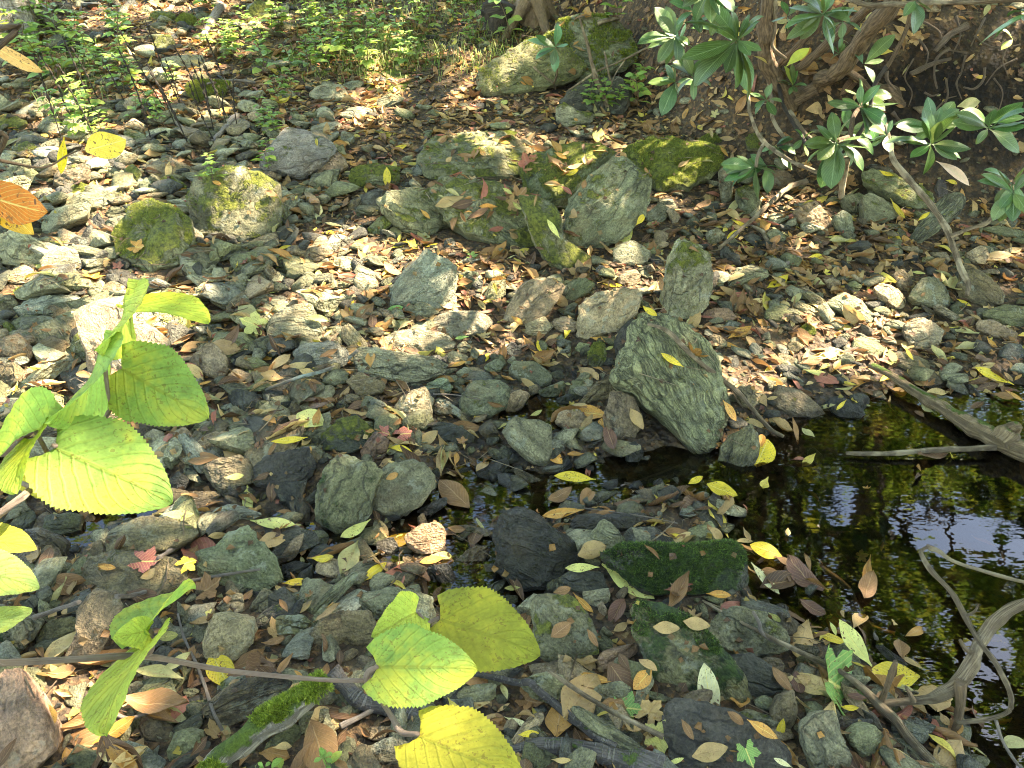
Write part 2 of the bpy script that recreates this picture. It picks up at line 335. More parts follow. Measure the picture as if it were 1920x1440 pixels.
def ground(X, Y):
    X = np.asarray(X, float); Y = np.asarray(Y, float)
    P3 = np.stack([X.ravel(), Y.ravel(), X.ravel() * 0], 1)
    wob = fbm(P3 * 5, 3, 3).reshape(X.shape) * .05
    sp = _poly_sd(X, Y, POOL) + wob
    sc = np.full(X.shape, 1e9)
    for (a, ra), (b_, rb) in zip(zip(CHP[:-1], CHR[:-1]), zip(CHP[1:], CHR[1:])):
        e = b_ - a; t = np.clip(((X - a[0]) * e[0] + (Y - a[1]) * e[1]) / (e @ e), 0, 1)
        sc = np.minimum(sc, np.hypot(X - a[0] - t * e[0], Y - a[1] - t * e[1]) - (ra + (rb - ra) * t))
    for c, r in PUD: sc = np.minimum(sc, np.hypot(X - c[0], Y - c[1]) - r)
    sc = sc + wob
    z = .035 * sstep(0, .12, np.minimum(sp, sc)) + .05 * sstep(.1, .8, np.minimum(sp, sc))
    z = z - (.024 + .02 * sstep(.2, .9, X)) * sstep(.03, -.08, sc) - .28 * sstep(.03, -.45, sp)
    Yc = 2.55 + .10 * np.clip(X, -2, 3)
    far = np.clip(Y - Yc, 0, None)
    z = z + .115 * np.clip(far, 0, 22) + .05 * sstep(2.2, 4.5, far)
    z = z + .10 * sstep(-.6, -2.2, X) * sstep(1.6, .6, Y) + .05 * sstep(1.3, .7, Y)
    # the root-hung bank on the right
    bl = 3.75 + .25 * np.sin(X * 2.1) - .25 * np.clip(X - 2.2, 0, 3)
    bank = sstep(0, .5, Y - bl) * sstep(1.0, 1.7, X + .25 * (Y - bl))
    z = z + .75 * bank + .25 * bank * np.clip(Y - bl - .4, 0, 4)
    # rise behind the big mossy boulders
    z = z + .22 * np.exp(-((X - .85) ** 2 / .5 + (Y - 6.6) ** 2 / .8))
    z = z + (fbm(P3 * 1.3, 9, 3).reshape(X.shape) * .035 + fbm(P3 * 9, 5, 3).reshape(X.shape) * .014) * (1 - .6 * sstep(.0, -.1, np.minimum(sp, sc)))
    return z
def ground_hit(px):                                           # camera rays against the terrain
    r = ray(px); out = []
    T = np.concatenate([np.arange(.4, 14, .02), np.arange(14, 60, .25)])
    for d in r:
        Q = CPOS + d * T[:, None]; hgt = Q[:, 2] - ground(Q[:, 0], Q[:, 1]); k = int(np.argmax(hgt < 0))
        if hgt[k] >= 0: k = len(T) - 1
        t = T[k - 1] + (T[k] - T[k - 1]) * hgt[k - 1] / (hgt[k - 1] - hgt[k] + 1e-9); out.append(CPOS + d * t)
    return np.array(out)
def _axis(lo, hi, step, far, n):
    g = np.geomspace(1, far, n); return np.concatenate([lo - g[::-1] + 1 - step * 2, np.arange(lo, hi, step), hi + g - 1 + step])
gx = _axis(-5.2, 5.2, .035, 150, 26); gy = np.concatenate([-np.geomspace(.6, 60, 16)[::-1], np.arange(.3, 9.2, .035), 9.2 + np.geomspace(.05, 180, 30)])
GX, GY = np.meshgrid(gx, gy); GZ = ground(GX, GY)
gV = np.stack([GX.ravel(), GY.ravel(), GZ.ravel()], 1); gF = grid_faces(len(gy), len(gx))
gp, gd = to_px(gV)
gm = np.clip(np.exp(-(((gp[:, 0] - 720) / 130) ** 2 + ((gp[:, 1] - 90) / 60) ** 2)) + .8 * np.exp(-(((gp[:, 0] - 540) / 90) ** 2 + ((gp[:, 1] - 115) / 30) ** 2)) + .7 * np.exp(-(((gp[:, 0] - 150) / 130) ** 2 + ((gp[:, 1] - 130) / 80) ** 2))
             + .9 * np.exp(-(((gp[:, 0] - 725) / 40) ** 2 + ((gp[:, 1] - 160) / 14) ** 2)) + .6 * np.exp(-(((gp[:, 0] - 350) / 60) ** 2 + ((gp[:, 1] - 480) / 40) ** 2)), 0, 1) * (gd > .3)
obj('ground', mesh('ground', gV, gF, M['ground'], attrs={'moss': ('FLOAT', gm), 'soil_shade': ('FLOAT', np.clip(np.exp(-(((gp[:, 0] - 1800) / 240) ** 2 + ((gp[:, 1] - 210) / 110) ** 2) * .8) * 1.4 + np.exp(-(((gp[:, 0] - 1130) / 110) ** 2 + ((gp[:, 1] - 175) / 35) ** 2)), 0, 1) * (gd > .3))}), kind='structure', label='leaf-strewn earth of the stream bed rising to the wooded slope')
wx = np.arange(-4, 5.01, .5); wy = np.arange(-.5, 5.01, .5); WX, WY = np.meshgrid(wx, wy)
obj('stream_water', mesh('stream_water', np.stack([WX.ravel(), WY.ravel(), WX.ravel() * 0], 1), grid_faces(len(wy), len(wx)), M['water']), kind='structure', label='clear dark stream water pooling between the stones')

# ------------------------------------------------------------------ rocks, outlined on the photograph, standing where their foot meets the ground
ROCKCOL = dict(g=(.16, .157, .10), p=(.235, .228, .155), t=(.27, .208, .135), b=(.15, .118, .07), d=(.06, .058, .048), r=(.27, .17, .115), o=(.145, .148, .078), u=(.19, .195, .16))  # t carries a pinkish warmth put in for the sun flecks
COLWORD = dict(g='grey', p='pale grey', t='tan', b='brown', d='dark slate', r='reddish brown', o='olive grey', u='blue-grey')
# id colour moss wet tilt(- = from its outline) outline in tile coordinates
ROCKS = '''
A1 g .46 0 50 1095,1005 1190,955 1340,965 1480,985 1560,1040 1568,1180 1555,1285 1480,1325 1250,1362 1110,1325 1085,1180
A2 g .50 0 24 640,1300 740,1190 850,1165 1000,1190 1080,1260 1090,1400 1000,1500 820,1530 680,1440
A3 u .25 0 - 1450,945 1530,850 1590,790 1650,735 1840,790 1900,850 1730,1000 1690,1020 1520,985
A4 t 0 0 - 1720,830 1790,815 1910,870 1960,930 1900,975 1790,1000 1735,920
A5 o .2 0 - 1755,1040 1840,995 1850,1050 1770,1085
A6 p 0 0 - 235,1240 300,1180 440,1140 500,1130 480,1220 380,1260 310,1320 235,1300
A7 p 0 0 - 0,1320 150,1320 280,1410 260,1480 100,1500 -40,1480
A8 g 0 0 - 325,1140 480,1095 600,1085 660,1110 560,1170 400,1190
A9 p 0 0 - 460,1010 490,940 590,1000 480,1020
A10 o .55 0 - 360,1100 440,1030 540,1065 500,1100
A11 b .2 0 - 300,1040 350,930 480,920 480,1000 400,1070
A12 g 0 0 - 30,940 100,890 170,900 120,1000 60,990
A13 g 0 0 - 190,850 260,800 330,770 320,830 240,880
A14 o .5 0 - 65,830 150,800 230,830 180,870 90,870
A15 g .1 0 - -20,980 60,960 110,1040 60,1100 -20,1080
A16 p 0 0 - 240,700 300,645 355,670 330,720 260,715
A17 t 0 0 - 210,610 320,605 330,640 220,640
A18 d 0 0 - 380,1400 420,1330 500,1340 490,1410 420,1430
A19 g 0 0 - 500,1210 560,1180 570,1230 510,1240
A20 g 0 0 - 590,1200 650,1165 720,1180 640,1240
A21 p 0 0 - 480,1250 580,1245 560,1280 490,1280
A22 p 0 0 - 640,955 690,985 680,1020 650,1000
A23 o .5 0 - 700,960 740,920 800,980 780,1040 710,1040
A24 g 0 0 - 780,1040 820,1000 870,1030 830,1080 785,1070
A25 o .55 0 - 900,1000 950,980 1050,1040 1000,1080 930,1060
A26 o .3 0 - 700,740 760,725 860,790 800,800 710,790
A27 o .9 0 - 1050,500 1130,470 1290,460 1260,540 1110,590 1060,540
A28 p .1 0 - 1730,530 1830,480 1920,460 1960,560 1800,580
A29 o .7 0 - 830,90 900,65 990,70 980,110 860,115
A30 o .95 0 - 990,110 1030,80 1110,110 1100,150 1010,150
A31 o .6 0 - 1385,80 1440,10 1540,20 1540,90 1460,120
A32 g .1 0 - 790,60 830,25 870,60 830,90
A33 o .5 0 - 850,260 880,210 960,200 990,250 920,300
A34 g 0 0 - 920,180 950,155 985,180 960,205
A35 p 0 0 - 900,330 1130,320 1160,370 1000,400 920,390
A36 p .1 0 - 1740,720 1860,690 1920,700 1900,740 1760,760
A37 g 0 0 - 1570,1150 1610,1135 1630,1170 1600,1200 1575,1190
A39 o .6 0 - -20,655 60,650 160,690 100,725 -20,720
A40 g .1 0 - 60,760 180,740 240,770 100,800
A41 d 0 0 - 185,890 240,880 290,920 240,950 190,930
A42 d 0 0 - 380,860 440,840 480,880 430,910 380,900
A44 g .1 0 - 590,310 700,300 800,330 700,350 600,350
A45 g 0 0 - 80,1120 170,1090 180,1140 110,1150
A46 g 0 0 - 170,1090 260,1060 290,1110 200,1140
A47 o .2 0 - 560,1110 660,1080 720,1110 640,1150
B1 o .40 0 16 455,945 530,850 620,805 800,795 960,810 1060,880 1040,950 1020,1000 830,1010 640,1015 520,1010
B2 o .42 0 34 515,1090 600,1020 760,1060 1020,1120 1080,1250 1090,1340 960,1400 830,1350 740,1320 600,1230 570,1170
B3 o .33 0 38 235,1150 300,1105 460,1110 520,1090 570,1190 600,1260 480,1320 360,1300 250,1200
B4 o .6 0 - 140,1290 230,1205 290,1260 200,1330
B5 o .55 0 45 40,985 80,935 250,925 320,940 320,1030 200,1050 80,1060
B6 o .62 0 40 1035,960 1130,890 1330,850 1490,850 1520,880 1420,950 1350,1060 1270,1160 1180,1150 1080,1080
B7 g .36 0 58 1250,1290 1290,1130 1390,1010 1530,900 1630,895 1710,980 1720,1080 1690,1220 1600,1330 1440,1400 1320,1410 1260,1370
B8 o .55 0 50 1020,1110 1090,1100 1220,1190 1250,1380 1400,1430 1420,1470 1280,1520 1150,1450 1080,1340
B9 o .75 0 22 1600,890 1780,830 1920,815 2110,860 2110,950 1950,1070 1800,1070 1740,1010
B10 o .3 0 52 730,430 860,350 1000,250 1100,230 1290,290 1350,370 1330,440 1100,500 960,530 840,540 760,490
B11 g .34 0 48 1090,240 1240,140 1420,100 1560,130 1630,230 1640,340 1530,400 1420,480 1320,450 1290,290
B12 d .25 0 55 1210,590 1340,460 1560,430 1640,520 1600,630 1420,640
B13 p .35 0 - 1210,680 1215,610 1250,595 1330,640 1440,640 1400,700 1260,720
B14 p .1 0 - 0,650 50,610 170,615 160,670 20,670
B15 g .2 0 - 200,560 290,530 350,560 280,600 210,600
B16 g .1 0 - 0,490 60,460 130,465 100,500 20,510
B17 g .1 0 - 415,840 470,815 520,825 490,855
B18 g 0 0 - 520,820 540,790 590,810 580,830
B19 p 0 0 - 330,970 370,940 400,960 380,990
B21 g 0 0 - 580,770 620,740 660,760 610,780
B22 d 0 0 - 110,1110 200,1070 280,1100 220,1180 130,1170
B23 p .25 0 - 1530,1400 1640,1350 1740,1420 1700,1500 1540,1480
B24 g 0 0 - 1720,1200 1800,1140 1850,1190 1800,1260 1720,1250
B25 t 0 0 - 1830,1180 1860,1170 1910,1220 1870,1280
B26 g 0 0 - 0,740 70,750 70,800 0,820
B27 g .2 0 - 340,890 400,870 400,910 350,915
B28 o .8 0 - 860,770 930,735 990,750 960,780 880,785
C1 o .42 0 38 1015,980 1060,950 1200,1000 1400,1080 1460,1140 1380,1180 1230,1160 1100,1080 1030,1040
C2 g .3 0 55 1020,1100 1060,1080 1200,1180 1200,1220 1060,1280 1030,1240
C3 g .3 0 - 1280,1340 1360,1220 1490,1080 1560,1070 1610,1110 1570,1190 1420,1310 1300,1380
C4 t 0 0 - 620,1190 700,1150 760,1135 840,1260 840,1300 720,1290 640,1240
C5 g .1 0 - 850,1230 900,1180 950,1220 970,1330 900,1320
C6 g .2 0 - 900,1110 960,1080 1010,1160 980,1210 930,1190
C7 g 0 0 - 470,1310 520,1280 590,1340 560,1360 490,1350
C8 o .5 0 55 305,1060 380,1040 440,1150 420,1220 330,1190
C9 g .1 0 62 200,960 240,940 285,1040 270,1140 220,1140
C10 b .1 0 - 440,990 560,960 640,1010 560,1070 470,1060
C11 o .5 0 - 360,760 450,740 520,800 460,860 360,840
C12 o .1 0 - 1680,1290 1800,1275 1940,1300 1940,1350 1800,1330
C13 t 0 0 - 1600,1420 1690,1375 1730,1430 1690,1490 1620,1470
C14 d .1 0 - 1420,1060 1440,1010 1480,1020 1490,1090 1440,1110
C15 g .4 0 - 130,1310 190,1280 240,1320 200,1370 140,1370
C17 d .1 0 - 1030,940 1150,900 1240,920 1200,990 1080,960
C18 o .8 0 - 70,790 150,755 260,770 280,800 120,810
P1 p .42 0 62 1240,560 1250,500 1270,455 1295,447 1325,480 1335,530 1325,575 1290,605 1255,598
D1 t 0 0 50 430,330 520,250 650,250 780,370 960,470 900,560 760,720 640,870 560,740 490,590 480,450
D2 u .05 0 - 95,290 200,235 340,225 510,235 440,290 270,320 120,340
D3 p 0 0 - 220,20 350,-40 440,-20 460,60 380,100 270,80
D4 t 0 0 - 40,90 140,50 190,80 170,150 60,160
D5 p 0 0 - 1050,110 1080,95 1180,130 1260,200 1200,215 1100,160
D6 o .2 0 - 1175,95 1250,95 1410,140 1380,180 1230,150
D7 g 0 0 - 1175,230 1240,215 1340,270 1440,330 1420,355 1300,320 1200,270
D8 o .1 0 - 930,180 1030,200 1130,220 1120,265 1000,260 920,220
D9 p 0 0 - 490,200 570,130 590,200 530,240
D10 b 0 0 - 570,180 640,140 710,180 680,230 600,230
D11 b .1 0 - 1420,80 1500,40 1550,80 1540,170 1440,150
D12 g .1 0 - 1640,170 1730,90 1790,110 1760,200 1660,210
D13 p .18 0 35 1500,390 1600,310 1750,280 1810,420 1760,480 1640,500 1510,470
D14 u .25 0 50 1650,520 1760,490 1880,470 1950,540 1940,610 1800,680 1680,660
D15 t .15 0 - 1060,580 1180,480 1260,560 1280,640 1240,700 1160,670 1080,630
D16 t 0 0 - 1280,680 1320,630 1420,670 1400,740 1310,740
D17 d .1 .3 48 1420,1200 1500,1130 1720,1070 1780,1160 1720,1290 1600,1330 1440,1280
D18 b 0 .3 - 1140,1190 1220,1150 1340,1120 1410,1180 1420,1270 1340,1290 1280,1370 1180,1270
D19 d 0 .3 - 1280,1300 1340,1270 1390,1310 1370,1370 1290,1370
D20 t 0 0 - 1070,1080 1160,1010 1290,980 1340,1010 1280,1070 1110,1130
D21 r 0 0 - 1445,1010 1560,960 1680,930 1680,1000 1600,1060 1480,1060
D22 t 0 0 - 1450,850 1530,810 1620,860 1640,930 1550,950 1480,920
D23 g .1 0 - 1260,890 1320,840 1390,890 1370,940 1300,950
D24 p 0 0 - 810,1010 870,970 950,1020 950,1070 890,1110
D25 t 0 0 - 955,1010 1040,965 1105,1030 1050,1060 980,1060
D26 g .1 0 - 840,920 980,910 1020,960 960,990 870,960
D27 b 0 0 - -20,480 100,440 180,530 160,600 40,610 -20,590
D28 b .1 0 - 180,510 290,450 370,480 340,580 200,580
D29 t 0 0 - 110,670 200,620 300,600 320,640 200,700 130,710
D30 b 0 0 - 240,330 290,270 370,310 350,370 260,370
D31 b 0 0 - -20,620 80,600 110,700 40,760 -20,760
D32 g 0 0 - 60,380 130,330 210,340 190,400 100,430
D33 b .1 0 - 290,390 360,340 420,350 410,430 340,440
D34 o .5 0 - 390,500 440,430 490,480 480,580 410,570
D35 g 0 0 - -20,230 60,220 100,270 40,310 -20,310
D36 o .7 0 - 75,190 160,165 240,190 180,240 100,240
D37 t .1 0 30 340,900 560,800 650,880 630,960 400,1000 220,1060 60,1040
D38 d .1 .6 - 1670,1400 1810,1290 1830,1340 1700,1430
D39 d 0 .6 - 940,1280 1000,1210 1060,1260 1020,1340
D40 b .1 .9 - 960,1400 1060,1330 1250,1330 1200,1440
D42 g 0 0 - 190,720 260,710 290,760 230,800
D43 g 0 0 - 130,860 200,840 250,880 190,930
D44 g 0 0 - 10,760 90,745 100,790 20,800
D45 o .1 0 - 1370,590 1440,570 1520,620 1440,650 1380,640
D46 g 0 0 - 1400,510 1440,490 1470,520 1450,565 1410,560
D47 g 0 0 - 780,160 840,150 870,190 800,210
D48 g .1 0 - 20,430 150,420 280,440 260,490 120,470
D49 o .7 0 - 15,380 40,370 75,420 30,445
D50 g 0 0 - 700,930 800,900 840,960 800,1000 700,980
E0 d .45 .3 45 0,920 90,905 180,980 190,1030 60,1110 -90,1090 -110,1010
E1 u .15 0 55 285,200 380,60 470,-30 560,0 640,80 620,220 570,310 440,280 290,280
E2 t .08 0 - 915,340 1000,200 1060,110 1200,125 1260,170 1200,260 1140,340 1050,380 920,390
E3 t .1 0 - 1340,260 1440,210 1620,180 1690,230 1650,340 1540,430 1390,460 1340,440
E4 o .3 0 - 1260,220 1350,110 1430,150 1400,200 1290,265
E5 g .05 0 - 505,350 640,320 780,310 860,370 800,430 650,470 510,420
E6 g .05 0 - 145,470 240,430 430,415 560,440 640,480 620,520 520,560 200,510
E7 p 0 0 45 65,570 80,510 240,530 460,560 590,590 560,660 470,720 360,725 180,680 80,640
E8 t .1 0 - 0,400 50,380 140,490 140,530 60,530 0,460
E9 t 0 0 - 580,560 630,530 710,560 700,600 620,615
E10 g 0 0 - 945,650 980,600 1090,590 1180,680 1170,720 1070,755 990,710
E11 g .18 .1 - 665,800 740,710 880,700 940,740 930,850 830,900 710,910
E12 p .05 0 - 465,720 580,680 630,740 600,780 500,795
E13 t 0 0 - 290,860 370,770 470,740 510,810 500,920 400,935 300,890
E14 b 0 .1 - 500,830 590,810 750,930 730,960 640,900 530,890
E15 t .1 0 - 925,800 1000,750 1060,780 1010,860 960,910 925,880
E16 g .1 0 - 1110,760 1240,700 1270,740 1220,810 1130,800
E17 d 0 .3 - 1210,810 1270,775 1320,800 1290,850 1220,840
E18 b .15 0 - 1325,840 1420,730 1540,650 1530,760 1480,830 1380,855
E19 b .1 0 55 1480,920 1520,760 1640,800 1690,920 1640,1020 1530,1030 1490,980
E20 g .2 0 40 1520,670 1600,560 1610,440 1680,390 1810,370 1930,450 2110,640 2180,880 2130,1080 2040,1150 1960,1090 1850,960 1640,770 1540,720
E21 d .25 0 60 1535,480 1580,395 1610,430 1590,560 1550,600
E22 o .5 0 - 1390,560 1420,490 1480,490 1490,580 1450,640 1400,620
E23 g .2 .05 - 910,990 980,900 1100,930 1180,960 1180,1080 1160,1180 1060,1160 980,1090
E24 t 0 0 - 1200,940 1240,870 1320,860 1400,930 1360,990 1240,970
E25 g .05 .15 - 170,1360 190,1260 270,1180 400,1140 520,1230 520,1300 430,1400 320,1470 200,1440
E26 o .36 .2 - -130,1330 -60,1170 20,1120 160,1160 220,1220 180,1330 170,1440 0,1560 -130,1480
E27 d 0 .6 - 500,960 590,935 740,1000 740,1050 640,1060 540,1020
E28 d 0 .5 - 420,1440 500,1390 590,1350 590,1400 480,1480 430,1490
E29 b .1 0 - 30,710 100,660 250,720 230,770 110,790
E30 g .1 0 - 635,160 700,85 770,95 760,150 690,200
E31 o .1 0 - 800,230 840,150 920,130 920,220 860,270
E32 p .2 0 - 60,150 110,70 180,90 210,160 160,200 90,190
E33 t 0 0 - 580,270 620,210 650,230 640,290 590,300
E34 u 0 0 - 1425,80 1460,45 1520,100 1470,115
E35 t 0 0 - 1550,120 1640,70 1690,100 1640,170 1560,160
E36 g .1 0 - 805,620 870,580 920,600 890,650 820,655
E37 d 0 0 - 920,520 960,480 1020,530 990,565 930,550
E38 t 0 0 - 1165,370 1260,340 1330,380 1310,430 1230,435
E39 t 0 0 - 1000,490 1060,460 1100,490 1050,510
E40 g 0 0 - 1200,470 1240,435 1260,480 1220,510
E41 t 0 0 - 1040,380 1140,340 1190,400 1140,450 1040,440
E42 g 0 0 - 1310,530 1340,485 1400,490 1370,550
E43 p 0 0 - 930,590 970,560 990,600 950,610
E44 p 0 0 - 1280,740 1300,720 1340,740 1320,765
E45 g .1 0 - 1330,700 1350,650 1380,680 1370,730
E46 b .2 .8 - 1700,1220 1800,1180 1920,1170 1900,1240 1760,1260
E47 d 0 .9 - 1590,1090 1650,1040 1700,1100 1650,1200 1600,1150
E48 b .1 .9 - 960,1190 1040,1220 1180,1290 1130,1310 1010,1270
E49 r 0 .5 - 100,1110 190,990 270,1040 240,1130 150,1170
E50 g 0 0 - 395,300 430,260 500,280 550,320 480,345 400,340
E51 t 0 0 - 650,500 690,480 730,510 700,545 660,540
E52 d .1 0 - 730,170 770,120 800,150 780,195
E53 g 0 0 - 640,660 700,620 740,650 700,700
E54 g 0 0 - 1170,660 1230,640 1260,680 1210,700
F1 g .1 0 - 250,140 300,70 400,55 500,90 440,140 330,170 260,170
F2 t .1 0 - 1075,180 1120,155 1200,180 1270,250 1250,310 1180,290 1110,240
F3 g .1 0 - 1280,230 1350,130 1430,110 1490,200 1520,290 1440,290 1330,270
F4 t .05 0 50 1250,390 1300,350 1400,360 1460,410 1440,490 1370,530 1290,520 1265,450
F5 b .1 0 - 1540,180 1590,60 1700,100 1800,210 1790,270 1680,290 1580,250
F6 t .1 0 - 1415,290 1440,270 1580,350 1580,390 1480,340
F7 t .1 0 - 1650,370 1720,360 1880,430 1870,480 1760,460 1660,410
F8 o .15 0 - 1690,310 1790,280 1920,290 1930,400 1800,390 1700,340
F9 b 0 .1 - 500,790 540,740 640,760 800,880 760,920 600,900 510,860
F10 d 0 .6 - 790,820 850,790 950,820 1030,890 960,930 880,920
F11 g .15 0 52 215,1080 270,1010 390,950 420,1010 420,1150 350,1230 240,1280 215,1160
F12 t 0 0 - 680,210 720,200 810,260 800,300 740,280
F13 t 0 0 - 620,280 650,255 770,310 750,340 680,320
F14 g 0 0 - 800,260 900,210 1000,270 1090,360 1030,380 900,320
F15 o .2 0 - 460,320 520,270 620,330 560,370 470,360
F16 r 0 0 - 100,340 160,300 260,300 310,350 240,380
F17 o 1.1 0 - 640,430 690,380 740,400 750,440 680,450
F18 g .1 0 - 870,570 930,545 970,580 940,620 880,610
F19 b 0 .2 - 1170,560 1230,540 1430,620 1400,650 1260,640 1180,610
F20 b 0 0 - 1180,110 1240,70 1300,150 1290,200 1220,190
F21 d 0 0 - 1460,150 1500,120 1540,160 1500,190
F22 d 0 0 - 1460,490 1500,480 1530,510 1490,530
F23 b .1 0 - 310,740 380,730 440,830 350,860 300,800
F24 b 0 0 - 590,500 640,470 680,510 640,545 600,540
F25 u 0 0 - 230,400 260,365 290,390 280,430 240,430
F26 o 0 0 - 920,160 960,140 1010,170 980,200 930,190
F27 g .1 0 - 890,450 920,430 950,460 920,480
F29 u 0 0 - 1830,640 1880,600 1930,610 1930,660
F30 d .1 0 - 1790,560 1830,490 1900,500 1930,570 1850,590
F31 d 0 0 - 1500,100 1560,60 1600,110 1540,140
F32 o 0 0 - 1270,250 1320,200 1400,210 1400,260 1320,280
G1 b .05 .1 24 545,200 640,110 800,30 920,30 1060,90 1130,120 1040,170 920,240 800,240 690,300 600,290
G2 g 0 0 30 1075,250 1240,190 1290,130 1400,85 1480,180 1540,240 1575,380 1480,450 1330,420 1180,420 1090,380
G3 b .15 .3 14 430,350 560,230 900,250 1060,300 1060,420 900,480 700,490 520,460
G4 t 0 0 - 1570,260 1640,160 1710,110 1700,170 1660,260 1600,300
G5 g 0 0 - 1750,570 1830,460 1920,380 2010,330 1990,400 1880,510 1780,580
G6 t .05 0 - 1150,700 1190,600 1280,560 1420,600 1440,680 1380,790 1280,850 1160,800
G7 o .1 0 - 1535,620 1570,590 1700,575 1750,620 1700,680 1570,690
G8 o .3 .1 - 190,700 280,610 420,590 440,650 330,720 200,750
G9 b .15 .1 55 430,560 520,460 640,450 680,540 600,700 520,850 400,900 370,820 440,680
G10 r .05 0 32 0,870 130,900 220,1060 300,1200 300,1330 200,1440 0,1540 -140,1200
G11 d 0 .3 - 1510,470 1590,420 1670,520 1650,560 1520,560
G12 g 0 0 - 1400,540 1480,430 1530,460 1500,560 1420,560
G13 g 0 0 - 1210,540 1290,470 1360,460 1370,560 1280,580
G14 b .05 0 - 1150,1100 1320,970 1560,900 1640,960 1600,1050 1300,1200 1180,1180
G15 g .1 0 - 950,1330 1000,1230 1110,1250 1130,1310 1040,1390 940,1390
G16 t 0 0 - 705,990 770,950 820,990 780,1030 710,1020
G17 b 0 .7 - 110,100 220,90 350,170 360,260 260,290 200,200
G19 o .2 .8 - 250,20 450,10 450,150 350,180 260,120
G20 p 0 0 - 900,400 980,370 960,440 850,430
G21 g 0 0 - 1440,600 1480,575 1530,620 1490,660 1440,640
G22 g 0 0 - 1020,1000 1080,990 1120,1010 1060,1060
G23 t 0 0 - 800,910 850,890 870,940 830,970
G24 g .5 .3 - -40,520 120,560 230,640 120,780 -40,820
G25 b 0 0 - 1740,700 1800,600 1920,560 1990,620 1920,740 1800,760
H1 d 0 1 38 850,130 900,30 980,0 1090,20 1200,120 1400,260 1380,290 1250,300 1220,380 1120,430 1000,410 870,310 880,200
H2 d .62 0 46 1465,250 1560,190 1740,175 1920,190 2290,150 2290,300 2260,420 2000,460 1750,460 1600,370 1480,300
H3 t 0 0 - 635,290 700,220 770,190 830,210 820,280 720,360 650,350
H4 r 0 .1 - 360,140 440,70 540,60 590,120 570,210 480,245 380,200
H5 d .1 .4 - 480,310 590,290 640,360 640,420 540,450 500,400
H6 d .05 .3 - 1235,370 1290,330 1460,340 1500,440 1430,480 1300,440
H7 g .42 .1 - 1060,520 1110,480 1300,470 1380,560 1420,650 1430,790 1330,810 1280,890 1180,850 1080,720
H8 o .45 .15 26 1600,510 1640,480 1900,560 2050,700 2200,860 2330,1060 2310,1100 2100,1060 1760,940 1680,760
H9 g .2 0 - 1000,950 1160,905 1240,920 1330,1040 1240,1090 1080,1040
H10 g .1 0 - 1280,1120 1330,1090 1450,1150 1680,1310 1860,1440 1700,1440 1500,1300
H11 d .12 0 24 1820,1070 1900,1040 2280,1160 2480,1280 2520,1360 2520,1500 1900,1500 1830,1250
H12 g .1 0 - 1400,1050 1440,980 1560,950 1630,990 1590,1060 1450,1080
H13 r 0 .2 - 1430,850 1470,790 1660,740 1660,800 1560,850 1480,920
H14 g 0 0 55 1390,150 1490,30 1620,190 1500,210
H15 d 0 .9 - 1290,60 1340,20 1700,10 1720,90 1580,100 1400,120 1320,130
H16 g .1 0 - 630,1030 700,980 870,960 880,1040 760,1090 650,1080
H17 g .1 0 - 130,1330 260,1270 400,1290 420,1410 120,1420
H19 d 0 .8 - 200,170 290,140 340,230 280,270 210,230
H22 d 0 .5 - 410,10 520,0 540,30 450,50
H23 g 0 0 - 100,480 300,420 500,470 540,600 330,680 150,560
H24 b .1 0 - 0,560 150,560 220,700 100,760 -20,720
H25 t 0 0 - 1440,530 1470,505 1500,560 1470,600
H26 g 0 0 - 1450,680 1480,645 1530,690 1500,720
H27 d .1 0 - 840,900 920,850 1020,880 960,930 870,930
H28 g 0 0 - 1700,1120 1760,1080 1800,1150 1740,1180
I1 g .28 0 45 150,650 210,580 330,530 450,560 560,660 600,760 480,810 320,820 180,760
I2 d 0 .35 - 210,820 380,790 500,860 570,990 480,1030 370,1040 270,950
I3 g .1 .2 - 400,1060 460,1030 540,1070 530,1120 430,1110
I4 b 0 .3 - 550,1040 620,1010 650,1100 620,1200 560,1280 500,1150
I5 g .05 0 55 670,1220 760,1140 850,1130 880,1230 950,1380 960,1480 740,1480 680,1320
I6 g .05 0 - 940,1280 1000,1220 1080,1200 1140,1270 1140,1350 1000,1370
I7 d 0 .9 - 1130,720 1170,685 1280,740 1300,830 1200,850 1140,800
I8 b .1 .8 - 560,560 650,620 640,690 560,680
I9 d 0 .4 - 880,1180 1000,1160 1080,1170 960,1240 900,1250
I10 b 0 .8 - 630,740 780,760 740,830 640,800
'''
ON = {'A4': 'A3'}
RIDGED = {'E20': .75, 'G10': 0., 'D37': .9, 'E7': .5, 'C3': .6, 'G14': .8, 'H10': .6, 'E14': .9, 'F12': .8, 'D5': .5, 'D7': .4, 'F1': .7, 'G2': .2, 'G5': .5, 'H1': .2, 'B7': .15, 'E2': 0., 'E3': 0., 'D13': .3}
